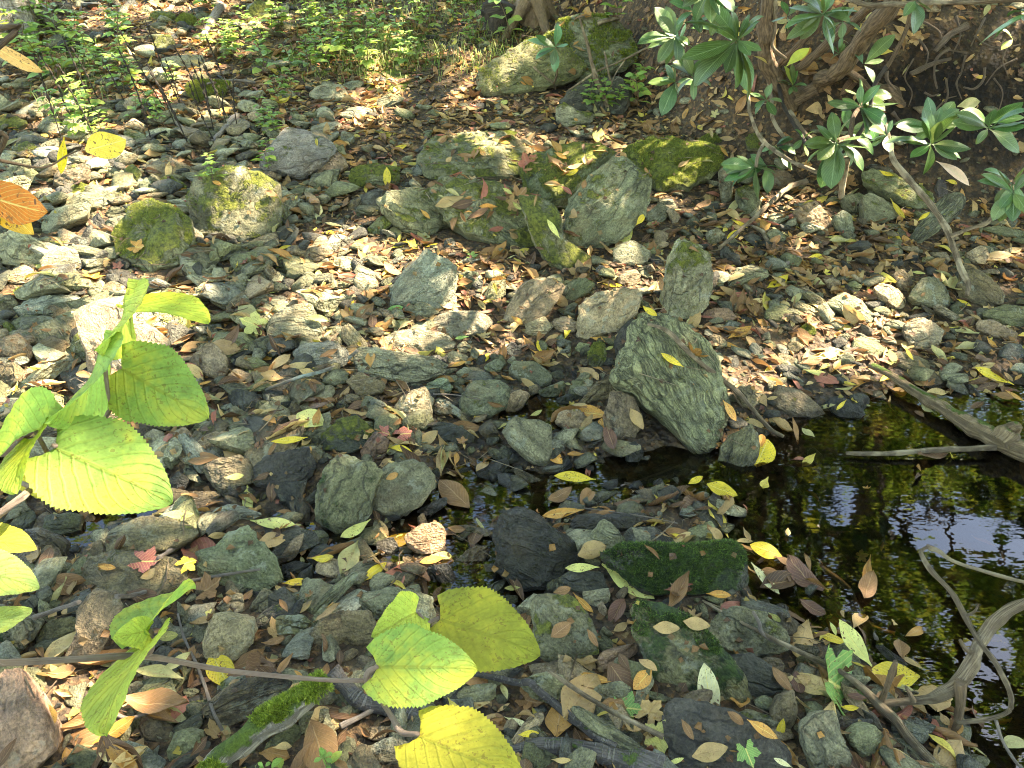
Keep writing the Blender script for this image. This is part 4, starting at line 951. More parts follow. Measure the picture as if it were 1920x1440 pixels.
# fallen leaves that can be picked out in the photograph: tile, base, tip, colour[, shape]
FALLEN = '''
B 1440,835 1445,720 Y;B 258,1070 255,940 y;B 530,1165 690,1120 t;B 960,1140 1010,1190 Y oval;B 1230,1345 1160,1240 Y;B 1545,1400 1630,1300 Y;B 1650,1275 1700,1210 y;B 1200,860 1270,895 o;B 270,850 370,830 y
B 900,1065 960,1100 Y;B 280,1410 400,1370 y;B 465,1395 545,1380 y;B 160,1430 220,1400 y;B 1270,990 1340,960 y oval;B 1240,1055 1300,1100 r;B 440,1185 495,1240 o;B 780,850 810,900 o;B 850,790 950,810 o;B 1530,800 1480,770 Y;B 0,1030 70,1080 b oval;B 70,1390 130,1370 o oval;B 900,600 930,570 Y oval;B 860,690 900,670 o
A 1560,1420 1640,1395 y;A 1780,1250 1805,1170 p;A 1810,1320 1920,1310 y;A 920,700 1040,750 b;A 990,1070 1040,1100 o maple;A 740,1390 810,1400 o maple;A 1200,1030 1250,1045 o oval;A 1490,1080 1560,1110 b
C 270,1250 360,1300 y;C 240,1370 310,1310 y;C 800,1340 970,1350 v;C 1145,1390 1205,1320 y;C 1160,1120 1240,1240 y;C 1320,1250 1390,1200 y;C 1100,970 1180,1005 y;C 1470,1020 1540,1040 y;C 800,1170 870,1150 o;C 590,1310 610,1350 o;C 200,830 250,890 o;C 60,1190 160,1150 b;C 150,1150 170,1090 t maple
D 680,140 740,100 Y oval;D 1450,225 1620,195 Y;D 1720,350 1850,365 Y;D 1775,80 1815,130 Y;D 1820,470 1870,430 Y;D 1175,370 1245,320 t;D 1490,410 1385,370 Y maple;D 1740,1040 1540,1070 y;D 1680,900 1830,970 Y oval;D 1265,1260 1380,1250 Y;D 190,20 230,80 Y oval;D 540,60 620,20 t maple;D 1460,560 1530,590 o oval;D 500,150 540,120 o maple;D 100,860 180,770 o;D 1100,740 1200,720 o
P 467,980 465,910 Y;E 0,350 80,270 y;E 1310,890 1490,920 o oval;E 1430,1270 1195,1250 y;E 775,610 835,555 y oval;E 1160,570 1100,500 y oval;E 1255,480 1285,390 y;E 1470,170 1580,185 y;E 1920,630 1790,550 y;E 1410,1060 1470,940 o;E 410,1130 270,1090 y;E 210,1150 280,1110 Y;E 740,880 790,950 y;E 1540,1110 1490,980 k;E 1310,1070 1260,970 k oval;E 1160,1390 1300,1330 b
E 1350,1430 1410,1320 b;E 1060,920 1130,890 v;E 720,1430 550,1270 b;E 1770,0 1800,100 t;E 250,320 350,300 g oval;E 355,300 410,265 r maple;E 720,465 640,480 g;E 1690,300 1770,360 y oval;E 1490,540 1530,520 Y oval;E 710,10 760,10 g maple;E 1620,860 1690,980 t oval;E 1340,1000 1410,900 t oval;E 1100,750 1010,690 t;E 310,690 380,760 b oval;E 610,640 700,610 o;E 1060,540 1180,600 o;E 1400,470 1530,490 o;E 960,340 1030,390 o;E 220,990 270,1010 r maple;E 300,1030 400,1010 r maple;E 420,1060 550,1010 t;E 800,1010 900,1030 t;E 150,790 210,880 t oval;E 1140,1080 1240,1180 o oval;E 1200,1090 1270,1045 o
F 470,190 590,125 y;F 680,40 800,0 y;F 1110,125 1230,170 y;F 1680,30 1900,40 t;F 1535,250 1620,290 y;F 250,480 380,415 o;F 320,530 190,490 o;F 670,650 840,690 Y;F 745,590 870,560 Y;F 760,650 830,610 v;F 830,670 880,600 o;F 1140,530 1165,640 v;F 1160,530 1200,610 Y;F 1850,735 1625,640 y;F 920,810 860,870 y;F 410,1190 480,1030 y oval;F 130,1300 300,1370 y oval;F 30,1290 110,1250 y oval;F 215,810 290,930 o;F 1920,830 1800,770 o;F 1240,520 1290,590 y;F 1280,95 1360,105 Y;F 640,680 520,530 b maple;F 890,680 940,770 t oval;F 1030,390 900,280 t;F 420,1110 450,1010 o;F 540,690 580,650 o;F 1700,470 1750,540 o;F 260,240 360,220 r;F 480,810 540,800 t
G 910,20 1110,25 Y;G 1415,60 1670,85 Y;G 1755,270 1890,270 y;G 1590,410 1750,405 y;G 1010,330 1090,290 y maple;G 1160,130 1270,120 t oval;G 1190,810 1300,1010 y oval;G 1045,730 1200,560 v;G 895,710 1010,690 v oval;G 1300,900 1510,800 b;G 540,1310 790,1160 o;G 250,1090 300,1200 o;G 560,310 665,320 o;G 760,280 890,290 r maple;G 800,380 900,330 t oval;G 300,870 365,910 v oval;G 280,940 460,920 b;G 1120,480 1240,420 b maple;G 1380,510 1420,470 b oval;G 1480,760 1620,740 b;G 1670,590 1760,520 t oval;G 1700,250 1710,190 b
H 1460,310 1755,500 Y;H 1450,330 1255,340 Y;H 1300,460 1415,580 o;H 100,400 250,290 y;H 170,60 0,170 Y;H 500,250 625,260 Y;H 590,270 440,300 o;H 1010,440 915,450 v;H 700,110 595,110 b oval;H 1370,10 1135,50 o;H 915,1180 1050,1230 p;H 980,1250 1100,1240 y;H 1700,1030 1440,1120 b oval;H 1540,1100 1670,1120 g maple;H 1590,500 1510,640 k;H 1530,680 1610,640 t oval;H 1850,140 1920,160 y;H 1720,1270 1860,1290 v maple;H 1740,890 1640,1000 o oval;H 1840,1430 1920,1400 Y;H 1320,240 1480,180 t;H 1290,790 1430,900 t;H 1190,480 1290,460 b;H 1180,700 1290,620 b;H 1750,650 1900,660 t;H 1380,650 1440,750 b
H 1300,920 1520,990 o;H 1000,1050 1110,1090 b maple;H 840,1150 930,1220 b;H 1700,1160 1780,1060 t maple
I 165,1170 110,840 p oval;I 1050,880 860,620 Y;I 730,690 920,750 y;I 550,270 370,200 y oval;I 780,460 560,270 k;I 380,290 540,470 p;I 730,900 920,1050 g maple;I 1320,940 1030,930 y oval;I 120,480 260,490 o;I 480,560 550,610 v;I 520,1290 560,1150 y;I 340,1170 510,1280 o;I 250,1130 340,1200 b;I 600,1430 500,1380 p;I 880,1110 980,1120 y;I 50,1390 250,1340 t oval;I 0,1170 70,1290 b oval;I 920,1030 1030,1050 k;I 1010,510 1050,360 b;I 120,90 200,170 t oval;I 650,500 800,600 k;I 340,1300 370,1380 g maple;I 0,620 150,650 t;I 820,640 850,700 Y;I 490,870 600,1010 b;I 630,900 660,1040 k
'''
fl = [e.split() for l in FALLEN.strip().splitlines() for e in l.split(';')]
for i, e in enumerate(fl):
    t = e[0]; a = tp(t, *map(float, e[1].split(','))); b_ = tp(t, *map(float, e[2].split(','))); c = e[3]; sh = e[4] if len(e) > 4 else 'flat'
    mid = ((a[0] + b_[0]) / 2, (a[1] + b_[1]) / 2); (pm, nm_, ow) = cast_px(mid)
    if nm_ @ (CPOS - pm) < 0: nm_ = -nm_
    if pm[2] < 0: pm = on_plane_z([mid], .004)[0]; nm_ = np.array([0, 0, 1.])
    nm_ = nm_ * .8 + np.array([0, -.25, .35]); nm_ /= np.linalg.norm(nm_)
    r = ray([a, b_]); k = ((pm - CPOS) @ nm_) / (r @ nm_); Q = CPOS + r * k[:, None]; ax = Q[1] - Q[0]; L = float(np.clip(min(np.linalg.norm(ax), 1.7 * math.dist(a, b_) * np.linalg.norm(pm - CPOS) / F), .035, .20)) * (.85 if sh == 'maple' else 1.)
    dark = c in 'bk' or (c == 't')
    ms_ = LM[{'flat': 'bflat' if dark else 'flat', 'oval': 'bflat' if dark else 'oval', 'maple': 'bmaple' if dark else 'maple'}[sh]]
    ax = ax / np.linalg.norm(ax); base = pm - ax * L * .5 + nm_ * (.006 + .012 * random.random())
    cj = np.array(LC[c]) * random.uniform(.85, 1.12)
    o = put_leaf(ms_[i % len(ms_)], base, ax, nm_, L, cj, wscale=random.uniform(.9, 1.1))
    host = HERO[ow][1] if ow in HERO else None
    shp = {'flat': 'narrow', 'oval': 'oval', 'maple': 'lobed'}[sh]
    o['category'] = 'leaf'; o['label'] = '%s %s leaf lying %s the %s' % (LW[c], shp, 'on' if host else 'beside', host or near(pm)[0]); leafobs.append(o)
NTRACED = len(leafobs)

# the litter: leaves dropped on whatever they would land on
LITCOL = [((.23, .115, .04), .28), ((.36, .225, .09), .20), ((.10, .05, .022), .24), ((.37, .185, .045), .10), ((.48, .33, .13), .07), ((.52, .40, .07), .04), ((.30, .10, .06), .05), ((.34, .30, .12), .05)]
lc = np.array([c for c, p in LITCOL]); lp = np.array([p for c, p in LITCOL]); lp /= lp.sum()
VAR = []
for k in range(20):
    rng = np.random.default_rng(900 + k); kind = 'lance' if k < 13 else ('oval' if k < 19 else 'maple')
    if kind == 'maple': VAR.append(leaf_geo('maple', bend=rng.uniform(-.3, .5), wav=.07, seed=k))
    else: VAR.append(leaf_geo(kind, nl=6, nw=4, ratio=rng.uniform(.26, .55), bend=rng.uniform(-.25, .35), fold=rng.uniform(-.25, .3), twist=rng.uniform(-.9, .9), wav=.05, seed=k, roll=rng.uniform(.5, 2.0) if k % 2 else 0))
FRAG = [leaf_geo('oval', nl=2, nw=2, ratio=.9, bend=.2, fold=.4, twist=.8, wav=.12, seed=k + 400) for k in range(6)]
def leafy(q):
    x, y = q[:, 0], q[:, 1]
    s = .64 - .58 * np.exp(-(((x - 100) / 380) ** 2 + ((y - 520) / 260) ** 2)) + .36 * (y < 300) - .25 * np.exp(-(((x - 520) / 420) ** 2 + ((y - 1000) / 170) ** 2)) + .3 * np.exp(-(((x - 900) / 420) ** 2 + ((y - 230) / 110) ** 2)) + .45 * np.exp(-(((x - 1450) / 330) ** 2 + ((y - 560) / 120) ** 2)) + .3 * np.exp(-(((x - 900) / 300) ** 2 + ((y - 560) / 100) ** 2))
    s = s - .42 * np.exp(-(((x - 1180) / 260) ** 2 + ((y - 1180) / 170) ** 2)) - .22 * sstep(880, 1150, y); return np.clip(s, .05, 1)
NL = 78000
lx = RNG.uniform(-4.6, 4.6, NL); ly = .55 + 8.2 * RNG.uniform(size=NL) ** 1.4
cl = fbm(np.stack([lx * 2.2, ly * 2.2, lx * 0], 1), 77, 3)
lq, lz = to_px(np.stack([lx, ly, ground(lx, ly)], 1))
ok = (RNG.uniform(size=NL) < leafy(lq) * np.clip(.8 + 1.2 * cl, .3, 1)) & (lq[:, 0] > -480) & (lq[:, 0] < 2450) & (lq[:, 1] > -160) & (lq[:, 1] < 1600) & (lz > .35)
cand = []
for x, y in zip(lx[ok], ly[ok]):
    h = drop(x, y)
    if h is None: continue
    p, n, ow = h
    if n[2] < .28 or (n[2] < .62 and p[0] > 1.1 and random.random() < .3): continue
    if p[2] < -.015:
        qq_ = to_px(p)[0][0]
        if random.random() > (.75 if 1230 < qq_[0] < 1560 and 930 < qq_[1] < 1190 and qq_[0] < 1330 + (qq_[1] - 930) * .9 else .05): continue
        if p[2] > -.1 or random.random() < .3: p[2] = .003; n = np.array([0, 0, 1.])
    if ow not in ('ground', 'peb') and random.random() > (.5 if ow in ('B1', 'B2', 'B6') else .06): continue
    L = float(np.clip(random.lognormvariate(math.log(.062), .45), .02, .14))
    if random.random() < .25: L *= .5
    n = n + RNG.normal(0, .28, 3); n /= np.linalg.norm(n); th = random.uniform(0, 6.283)
    cand.append((p + n * random.uniform(.002, .016), n, th, L, ow))
CP = np.array([c[0] for c in cand]); _, cz = to_px(CP); score = np.array([c[3] for c in cand]) / cz
inside = in_view(CP, -25); score = np.where(inside, score, 0); rank = np.argsort(-score)
IND = set(rank[:95].tolist())
lv, lf4, lf3, luv, lcol, nb_ = [], [], [], [], [], 0
INDSH = ['curl', 'bflat', 'curl', 'curl', 'bflat', 'curl', 'bflat']
for i, (p, n, th, L, ow) in enumerate(cand):
    ci = RNG.choice(len(lc), p=lp); c = lc[ci] * RNG.uniform(.75, 1.25)
    a = np.array([math.cos(th), math.sin(th), 0]); a = a - n * (a @ n); a /= np.linalg.norm(a)
    if i in IND:
        k = INDSH[i % 7]; ms_ = LM[k]; L = L * (.7 if k == 'bmaple' else 1.); o = put_leaf(ms_[i % len(ms_)], p - a * L * .5, a, n, L, c, wscale=random.uniform(.8, 1.2))
        sh = {'curl': 'curled', 'bflat': 'oval', 'bmaple': 'lobed'}[k]; cw = ['brown', 'tan', 'dark brown', 'rusty', 'light tan', 'ochre', 'reddish', 'olive'][ci]; host = HERO[ow][1] if ow in HERO else None
        o['category'] = 'leaf'; o['label'] = 'dry %s %s leaf lying %s the %s' % (cw, sh, 'on' if host else 'in the litter by', host or near(p)[0]); leafobs.append(o)
    else:
        k = RNG.integers(len(VAR)); V, Fc, uv = VAR[k]; L = L * (.5 if k >= 19 else 1.); R = frame(a, n); Wv = (V - np.array([.5, 0, 0])) * L @ R.T + p
        lv.append(Wv); luv.append(uv); lcol.append(np.tile(np.append(c, 1), (len(V), 1)))
        for f in Fc: (lf4 if len(f) == 4 else lf3).append(tuple(j + nb_ for j in f))
        nb_ += len(V)
for k in range(19000):                                        # crumbled bits of leaf
    x = random.uniform(-3.8, 3.8); y = .6 + 5.6 * random.random() ** 1.4; q = to_px(np.array([x, y, .1]))[0][0]
    if not (-300 < q[0] < 2300 and q[1] < 1500): continue
    h = drop(x, y)
    if h is None or h[0][2] < -.005 or (h[2] != 'ground' and random.random() > .3): continue
    V, Fc, uv = FRAG[k % 6]; L = random.uniform(.008, .026); th = random.uniform(0, 6.28); n = h[1] + RNG.normal(0, .3, 3); a = np.array([math.cos(th), math.sin(th), 0]); a = a - n * (a @ n) / (n @ n); c = lc[RNG.choice(len(lc), p=lp)] * RNG.uniform(.3, 1.0)
    lv.append((V - np.array([.5, 0, 0])) * L @ frame(a, n / np.linalg.norm(n)).T + h[0] + np.array([0, 0, .003])); luv.append(uv); lcol.append(np.tile(np.append(c, 1), (len(V), 1)))
    for f in Fc: lf4.append(tuple(j + nb_ for j in f))
    nb_ += len(V)
fix_dups(leafobs, 'fallen leaves of the stream bed')
obj('leaf_litter', mesh('leaf_litter', np.vstack(lv), lf4 + lf3, M['litter'], np.vstack(luv), attrs={'col': ('FLOAT_COLOR', np.vstack(lcol))}), kind='stuff', label='carpet of dry fallen leaves over the stream bed and slope', cat='leaf litter')
# fine twigs and needles among the leaves
tv, tf, tuv, nb_ = [], [], [], 0
for k in range(1500):
    x = random.uniform(-3.6, 3.6); y = random.uniform(.65, 6.5); h = drop(x, y)
    if h is None or h[0][2] < 0: continue
    th = random.uniform(0, 6.28); L = random.uniform(.03, .16); p = h[0] + np.array([0, 0, .012]); d = np.array([math.cos(th), math.sin(th), random.uniform(-.15, .15)]) * L / 2; w = random.uniform(-.02, .02)
    r = random.uniform(.0008, .0022); V, Fl_, uv = tube_data([p - d, p + np.array([w, -w, abs(w) * .3]), p + d], [r * 1.2, r * .6], 5, 4, 0, k); tv.append(V); tuv.append(uv); tf += [tuple(int(j) + nb_ for j in f) for f in Fl_]; nb_ += len(V)
obj('twig_litter', mesh('twig_litter', np.vstack(tv), tf, M['stick'], np.vstack(tuv)), kind='stuff', label='fine broken twigs scattered through the leaf litter', cat='twig litter')

# ------------------------------------------------------------------ sticks and logs
def stick(name, t, pts, r, m, label, cat='stick', mode='cast', lift=0., seg=8, parent=None, extra=None):
    """pts in tile coordinates; r in photograph pixels from first to last point; mode 'cast' lies on what it crosses, (z0, z1) keeps those heights"""
    px = [tp(t, *p) for p in pts]
    if mode == 'cast':
        dd = np.array([np.linalg.norm(cast_px(p)[0] - CPOS) for p in px]); d2 = dd.copy()
        for k in range(1, len(dd) - 1): d2[k] = min(dd[k], np.interp(.5, [0, 1], [dd[k - 1], dd[k + 1]]) + .05)
        P = CPOS + ray(px) * d2[:, None]; P[:, 2] += lift
    elif mode[0] == 'd': P = CPOS + ray(px) * np.interp(np.linspace(0, 1, len(px)), np.linspace(0, 1, len(mode) - 1), mode[1:])[:, None]
    else: P = np.vstack([on_plane_z([p], z) for p, z in zip(px, np.interp(np.linspace(0, 1, len(px)), np.linspace(0, 1, len(mode)), mode))])
    dist = np.linalg.norm(P - CPOS, axis=1); R = np.interp(np.linspace(0, 1, len(px)), np.linspace(0, 1, len(r)), r) * dist / F
    if mode == 'cast': P[:, 2] += R * .6
    R = R * (.8 if m in (M['stick'], M['rhstem'], M['stem']) else .65 if m is M['root'] else 1.)
    if parent is not None: return tube(name, P, R, m, parent, seg=seg, wob=.3, n=len(P) * 9)
    return tube(name, P, R, m, seg=seg, wob=.3, n=len(P) * 9, label=label, cat=cat)
stick('dry_stick', 'P', [(1212, 625), (1250, 640), (1300, 690), (1370, 745), (1400, 775), (1440, 820), (1465, 835)], [4, 6, 6, 5, 4], M['stick'], 'long pale curved stick lying across the large ridged slab', lift=.03)
stick('dry_stick', 'C', [(200, 1440), (380, 1280), (500, 1170), (600, 1090), (685, 1065)], [4, 5, 6], M['stick'], 'straight pale stick slanting across the leaves under the rhododendron', lift=.03)
stick('dry_stick', 'C', [(385, 1280), (440, 1310), (480, 1370), (500, 1440)], [5, 5, 3], M['stick'], 'short bent pale stick branching off the slanting stick')
stick('fallen_log', 'F', [(1050, 610), (1200, 690), (1320, 770), (1500, 880), (1700, 1000), (1850, 1070), (2050, 1120), (2400, 1200)], [5, 7, 9, 12, 16, 20, 21], M['wetlog'], 'weathered log with moss patches reaching into the pool', 'log', (.05, .03, .03, .05), seg=12)
stick('broken_branch', 'F', [(920, 1110), (1100, 1112), (1250, 1105), (1400, 1092), (1600, 1085), (1760, 1075)], [4, 5, 5, 6], M['stick'], 'thin straight bare branch lying on the pool against the log', 'branch', (.012, .03), )
stick('log_stub', 'F', [(1780, 1050), (1830, 1010), (1865, 975), (1890, 958)], [17, 15, 10, 6], M['wetlog'], 'knobbly root stub at the thick end of the weathered log', 'stub', (.04, .07, .10), seg=12)
# the branching dead limb at the pool edge
pb = obj('dead_branch', None, tuple(on_plane_z([tp('I', 1110, 1090)], .06)[0]), label='forked dead branch with pale bark reaching over the pool edge', cat='branch')
for pts, r, mode, m in (([(120, 500), (250, 580), (430, 670), (640, 780), (800, 850), (920, 920), (1020, 1000), (1110, 1090), (1200, 1170), (1260, 1250), (1300, 1300), (1450, 1460)], [2.2, 4, 6, 8, 9, 9], (.10, .10, .07, .06, .05), 'stick'),
    ([(1100, 1085), (1300, 1062), (1420, 1040), (1530, 970), (1620, 850), (1680, 720), (1780, 600), (1960, 500), (2200, 400), (2500, 330)], [6, 8, 11, 13, 12, 10, 10, 9], (.06, .09, .14, .18, .24, .34), 'stick'),
    ([(1198, 840), (1150, 980), (1110, 1080), (1100, 1210)], [4, 6, 7, 4], (.20, .12, .06, .02), 'stem'),
    ([(1375, 195), (1340, 230), (1400, 330), (1520, 460), (1590, 590), (1670, 730), (1790, 900), (1850, 1060), (1800, 1140), (1590, 1180), (1545, 1180)], [3, 5, 5, 5, 4, 3.5], (.20, .20, .17, .19, .12, .08), 'stick'),
    ([(1375, 195), (1440, 220), (1530, 280), (1750, 350), (1960, 400), (2250, 440)], [4, 4, 3.5, 2], (.20, .22, .24, .26), 'stick'),
    ([(1560, 960), (1560, 1100), (1530, 1250), (1450, 1460)], [10, 7, 8], (.15, .06, -.02), 'stem'),
    ([(640, 780), (760, 850), (880, 940), (1040, 1010)], [3, 4, 4], (.07, .05), 'stick'),
    ([(395, 560), (430, 620), (455, 690), (560, 750)], [3, 3, 3], (.14, .08), 'twig'),
    ([(1300, 1062), (1270, 1010), (1255, 985)], [5, 3.5, 2.5], (.10, .15), 'stick'), ([(1590, 590), (1640, 560), (1665, 520)], [3, 2.2, 1.2], (.17, .21), 'stick'), ([(800, 850), (830, 800), (835, 770)], [4, 3, 2], (.07, .12), 'twig'), ([(1640, 800), (1590, 770), (1560, 720)], [5, 4, 3], (.16, .2), 'stick'),
    ([(1760, 1170), (1800, 1290), (1870, 1400), (1920, 1450)], [2.5, 2, 2], (.12, .05), 'twig')):
    stick('limb', 'I', pts, r, M[m], None, mode=mode, parent=pb)
stick('dark_twig', 'H', [(695, 940), (820, 960), (980, 1000), (1060, 1000), (1110, 1050), (1200, 1120), (1320, 1220), (1440, 1320), (1540, 1370)], [4, 5, 6, 7, 8, 9], M['birch'], 'crooked dark banded branch lying among the dead leaves', 'branch', lift=.02)
stick('dark_log', 'H', [(960, 1350), (1200, 1330), (1450, 1375), (1620, 1430), (1800, 1500)], [9, 17, 20, 24], M['birch'], 'thick dark log with peeling bands below the crooked branch', 'log', seg=12)
stick('dry_stick', 'H', [(1160, 950), (1400, 1110), (1550, 1200), (1800, 1325)], [4, 5, 6], M['stick'], 'straight tan stick beside the crooked dark branch', lift=.03)
stick('mossy_log', 'G', [(1150, 1500), (1230, 1400), (1320, 1320), (1500, 1190), (1700, 1060), (1830, 960)], [20, 20, 20, 19, 18], M['mosslog'], 'mossy fallen limb with bright green moss along its top', 'log', (.17, .17, .18, .19), seg=14)
stick('dark_log', 'H', [(-60, 900), (0, 960), (120, 1070), (280, 1105), (430, 1170), (600, 1260)], [15, 15, 14, 13, 12], M['birch'], 'dark banded limb running on from the mossy fallen limb', 'log', (.13, .10, .09, .07), seg=12)
stick('lichened_twig', 'P', [(500, 741), (560, 720), (610, 706), (645, 690), (672, 668)], [2.5, 3.5, 3.5, 3], M['lichen'], 'grey-green lichened twig beside the lichen-spotted block', 'twig', lift=.02)
for pts, t, r, lab in (([(1010, 600), (1040, 720), (1110, 870), (1160, 1000), (1210, 1150), (1260, 1260)], 'G', [1.5, 3], 'thin brown twig standing over the rocks above the mossy fallen limb'),
    ([(660, 1170), (740, 1190), (870, 1150), (990, 1110)], 'G', [3, 2], 'short crooked twig by the orange leaf'),
    ([(1080, 415), (1280, 380), (1470, 350)], 'G', [3, 2], 'straight thin twig lying across the peaked grey slab'), ([(900, 290), (1000, 230), (1125, 150)], 'G', [4, 4], 'short stick in the crack of the flat brown layered slab'),
    ([(200, 630), (330, 580), (460, 540)], 'G', [4, 3], 'dark stick at the foot of the wet bedrock slab'), ([(670, 510), (760, 500), (830, 480)], 'G', [4, 3], 'stick stub under the folded green leaf'),
    ([(520, 800), (640, 805), (780, 830)], 'E', [1.5, 1], 'fine bare twig on the rounded dark grey stone'), ([(1340, 680), (1280, 740), (1210, 810)], 'A', [6, 4], 'stout pale stick leaning among the dead stalks'),
    ([(1250, 60), (1200, 140), (1150, 230)], 'A', [7, 5], 'brown stick propped on the stump roots up the slope'), ([(1340, 0), (1700, 50), (1890, 90)], 'H', [1.2, 1.2], 'fine twig across the wet stones by the cracked black rock'),
    ([(1570, 1320), (1750, 1260), (1900, 1200)], 'E', [2, 2], 'thin stem lying on the wet leaves by the pool'), ([(480, 50), (560, 70), (650, 30)], 'F', [4, 3], 'bent stick end on the stones by the upright mossy-sided rock'),
    ([(480, 170), (700, 290), (900, 430), (980, 560), (1080, 740)], 'I', [3, 4, 3], 'brown stem sunk in the shallow edge of the pool'), ([(0, 1240), (100, 1190), (210, 1130)], 'H', [5, 4], 'plain brown stick under the dark banded limb'),
    ([(980, 700), (1060, 760), (1150, 800), (1260, 820)], 'A', [3, 2], 'dry stem lying in the herbs'), ([(1170, 490), (1300, 470), (1440, 480)], 'A', [2, 2], 'dry thin stem on the moss-capped slab')):
    stick('twig', t, pts, r, M['twig'], lab, 'twig', lift=.015)
# white broken branch and bare poles over the big boulders
bp = obj('bare_pole', None, tuple(cast_px(tp('B', 1500, 590))[0]), label='bare leaning pole with thin side branches before the moss-crowned boulder', cat='dead branch')
d0 = float(np.linalg.norm(np.array(bp.location) - CPOS))
for pts, r in (([(1500, 600), (1430, 430), (1380, 240), (1340, 100)], [5, 4, 2]), ([(1425, 405), (1600, 330), (1750, 250)], [2, 2]), ([(1430, 400), (1350, 460), (1260, 520)], [2.5, 1.5]), ([(1520, 480), (1500, 390), (1480, 290)], [2, 2]), ([(1600, 330), (1540, 420), (1510, 500)], [1.5, 1])):
    stick('limb', 'B', pts, r, M['stick'], None, mode=('d', d0, d0 - .05), parent=bp)
stick('white_branch', 'B', [(1440, 160), (1490, 145), (1560, 130)], [4, 5, 3], M['stick'], 'short bleached branch lying on the moss-crowned boulder', 'branch', lift=.02)
stick('dry_stick', 'B', [(1080, 380), (1150, 440), (1190, 470), (1205, 505)], [2, 2], M['stick'], 'thin curved stick hanging over the dark hollow')
# ------------------------------------------------------------------ rhododendron
rh_base = ground_hit([tp('C', 640, 600)])[0]
rh = obj('rhododendron_shrub', None, tuple(rh_base), label='large rhododendron with crooked brown stems and whorls of leathery leaves', cat='shrub')
DB = float(np.linalg.norm(rh_base - CPOS))
def rstem(pts, r, dep, m='rhstem', t='C', name='stem'): return stick(name, t, pts, r, M[m], None, mode=('d',) + tuple(dep), parent=rh, seg=9)
rstem([(510, -260), (490, -60), (470, 100), (465, 230), (475, 330), (520, 430), (570, 530), (610, 620)], [11, 14, 16, 15, 17], (DB - .35, DB - .25, DB - .1, DB + .02))
rstem([(1400, -300), (1230, -60), (1130, 80), (1040, 170), (970, 280), (890, 390), (830, 430), (775, 445), (790, 500), (880, 545), (960, 600)], [15, 16, 17, 15, 17, 16, 14], (DB - .5, DB - .4, DB - .2, DB, DB + .05))
rstem([(780, 480), (700, 520), (620, 560), (560, 600)], [14, 15, 15], (DB, DB + .02))
rstem([(920, 400), (1000, 450), (1060, 520), (1130, 590)], [7, 7, 6], (DB - .1, DB))
rstem([(1080, 520), (1180, 530), (1250, 640), (1330, 740)], [16, 17, 12], (DB - .02, DB + .05))
rstem([(900, -20), (1050, 30), (1200, 22), (1500, 12), (1960, -10)], [4, 5, 6], (DB - .6, DB - .7), 'stick')
rstem([(1060, 30), (950, 130), (830, 230), (700, 350), (550, 440)], [9, 9, 8, 6], (DB - .3, DB - .05))
rstem([(700, -80), (720, 120), (770, 250), (740, 350)], [9, 12, 12], (DB + .15, DB + .2))
rstem([(860, -40), (780, 110), (640, 270), (530, 380)], [5, 7, 8], (DB - .2, DB - .05))
rstem([(520, 0), (520, 150), (505, 260), (580, 330)], [4, 4, 3], (DB - .3, DB - .2), 'stick')
# hanging dead stem that bends to the stones
rstem([(1120, 640), (1150, 740), (1170, 840), (1200, 920), (1350, 1100), (1470, 1260), (1520, 1380), (1560, 1500), (1605, 1590), (1600, 1660)], [4, 5, 6, 6, 5, 4], (DB - .5, DB - .75, DB - .95), 'stick')
rstem([(1510, 1330), (1600, 1290), (1700, 1260), (1740, 1220), (1840, 1090)], [4, 4, 3], (DB - .85, DB - .9), 'stick')
rstem([(920, 890), (905, 1000), (890, 1110)], [6, 7, 6], (DB - .55, DB - .4), 'stick')
rstem([(1060, 540), (970, 640), (940, 760), (860, 800)], [4, 5, 5], (DB - .2, DB - .5)); rstem([(600, 620), (700, 760), (860, 860)], [4, 4, 3], (DB - .05, DB - .45), 'stick')
rstem([(370, 520), (380, 640), (450, 790), (600, 900), (760, 970)], [3, 4, 4], (DB - .2, DB - .5), 'stick'); rstem([(540, 480), (570, 600), (640, 720), (720, 850)], [3, 3, 3], (DB - .1, DB - .4), 'dark')
rstem([(410, 940), (430, 860), (460, 800)], [4, 4, 3], (DB - .55, DB - .5), 'stick'); rstem([(480, 440), (500, 560), (510, 680), (590, 800)], [3, 4, 4], (DB - .05, DB - .3), 'stick')
rstem([(1150, 370), (1080, 480), (1050, 620), (1000, 740), (900, 860)], [3, 3, 2.5], (DB - .4, DB - .5), 'dark')
rstem([(1150, 380), (1230, 230), (1290, 60), (1300, -60)], [4, 4, 4], (DB - .4, DB - .5))
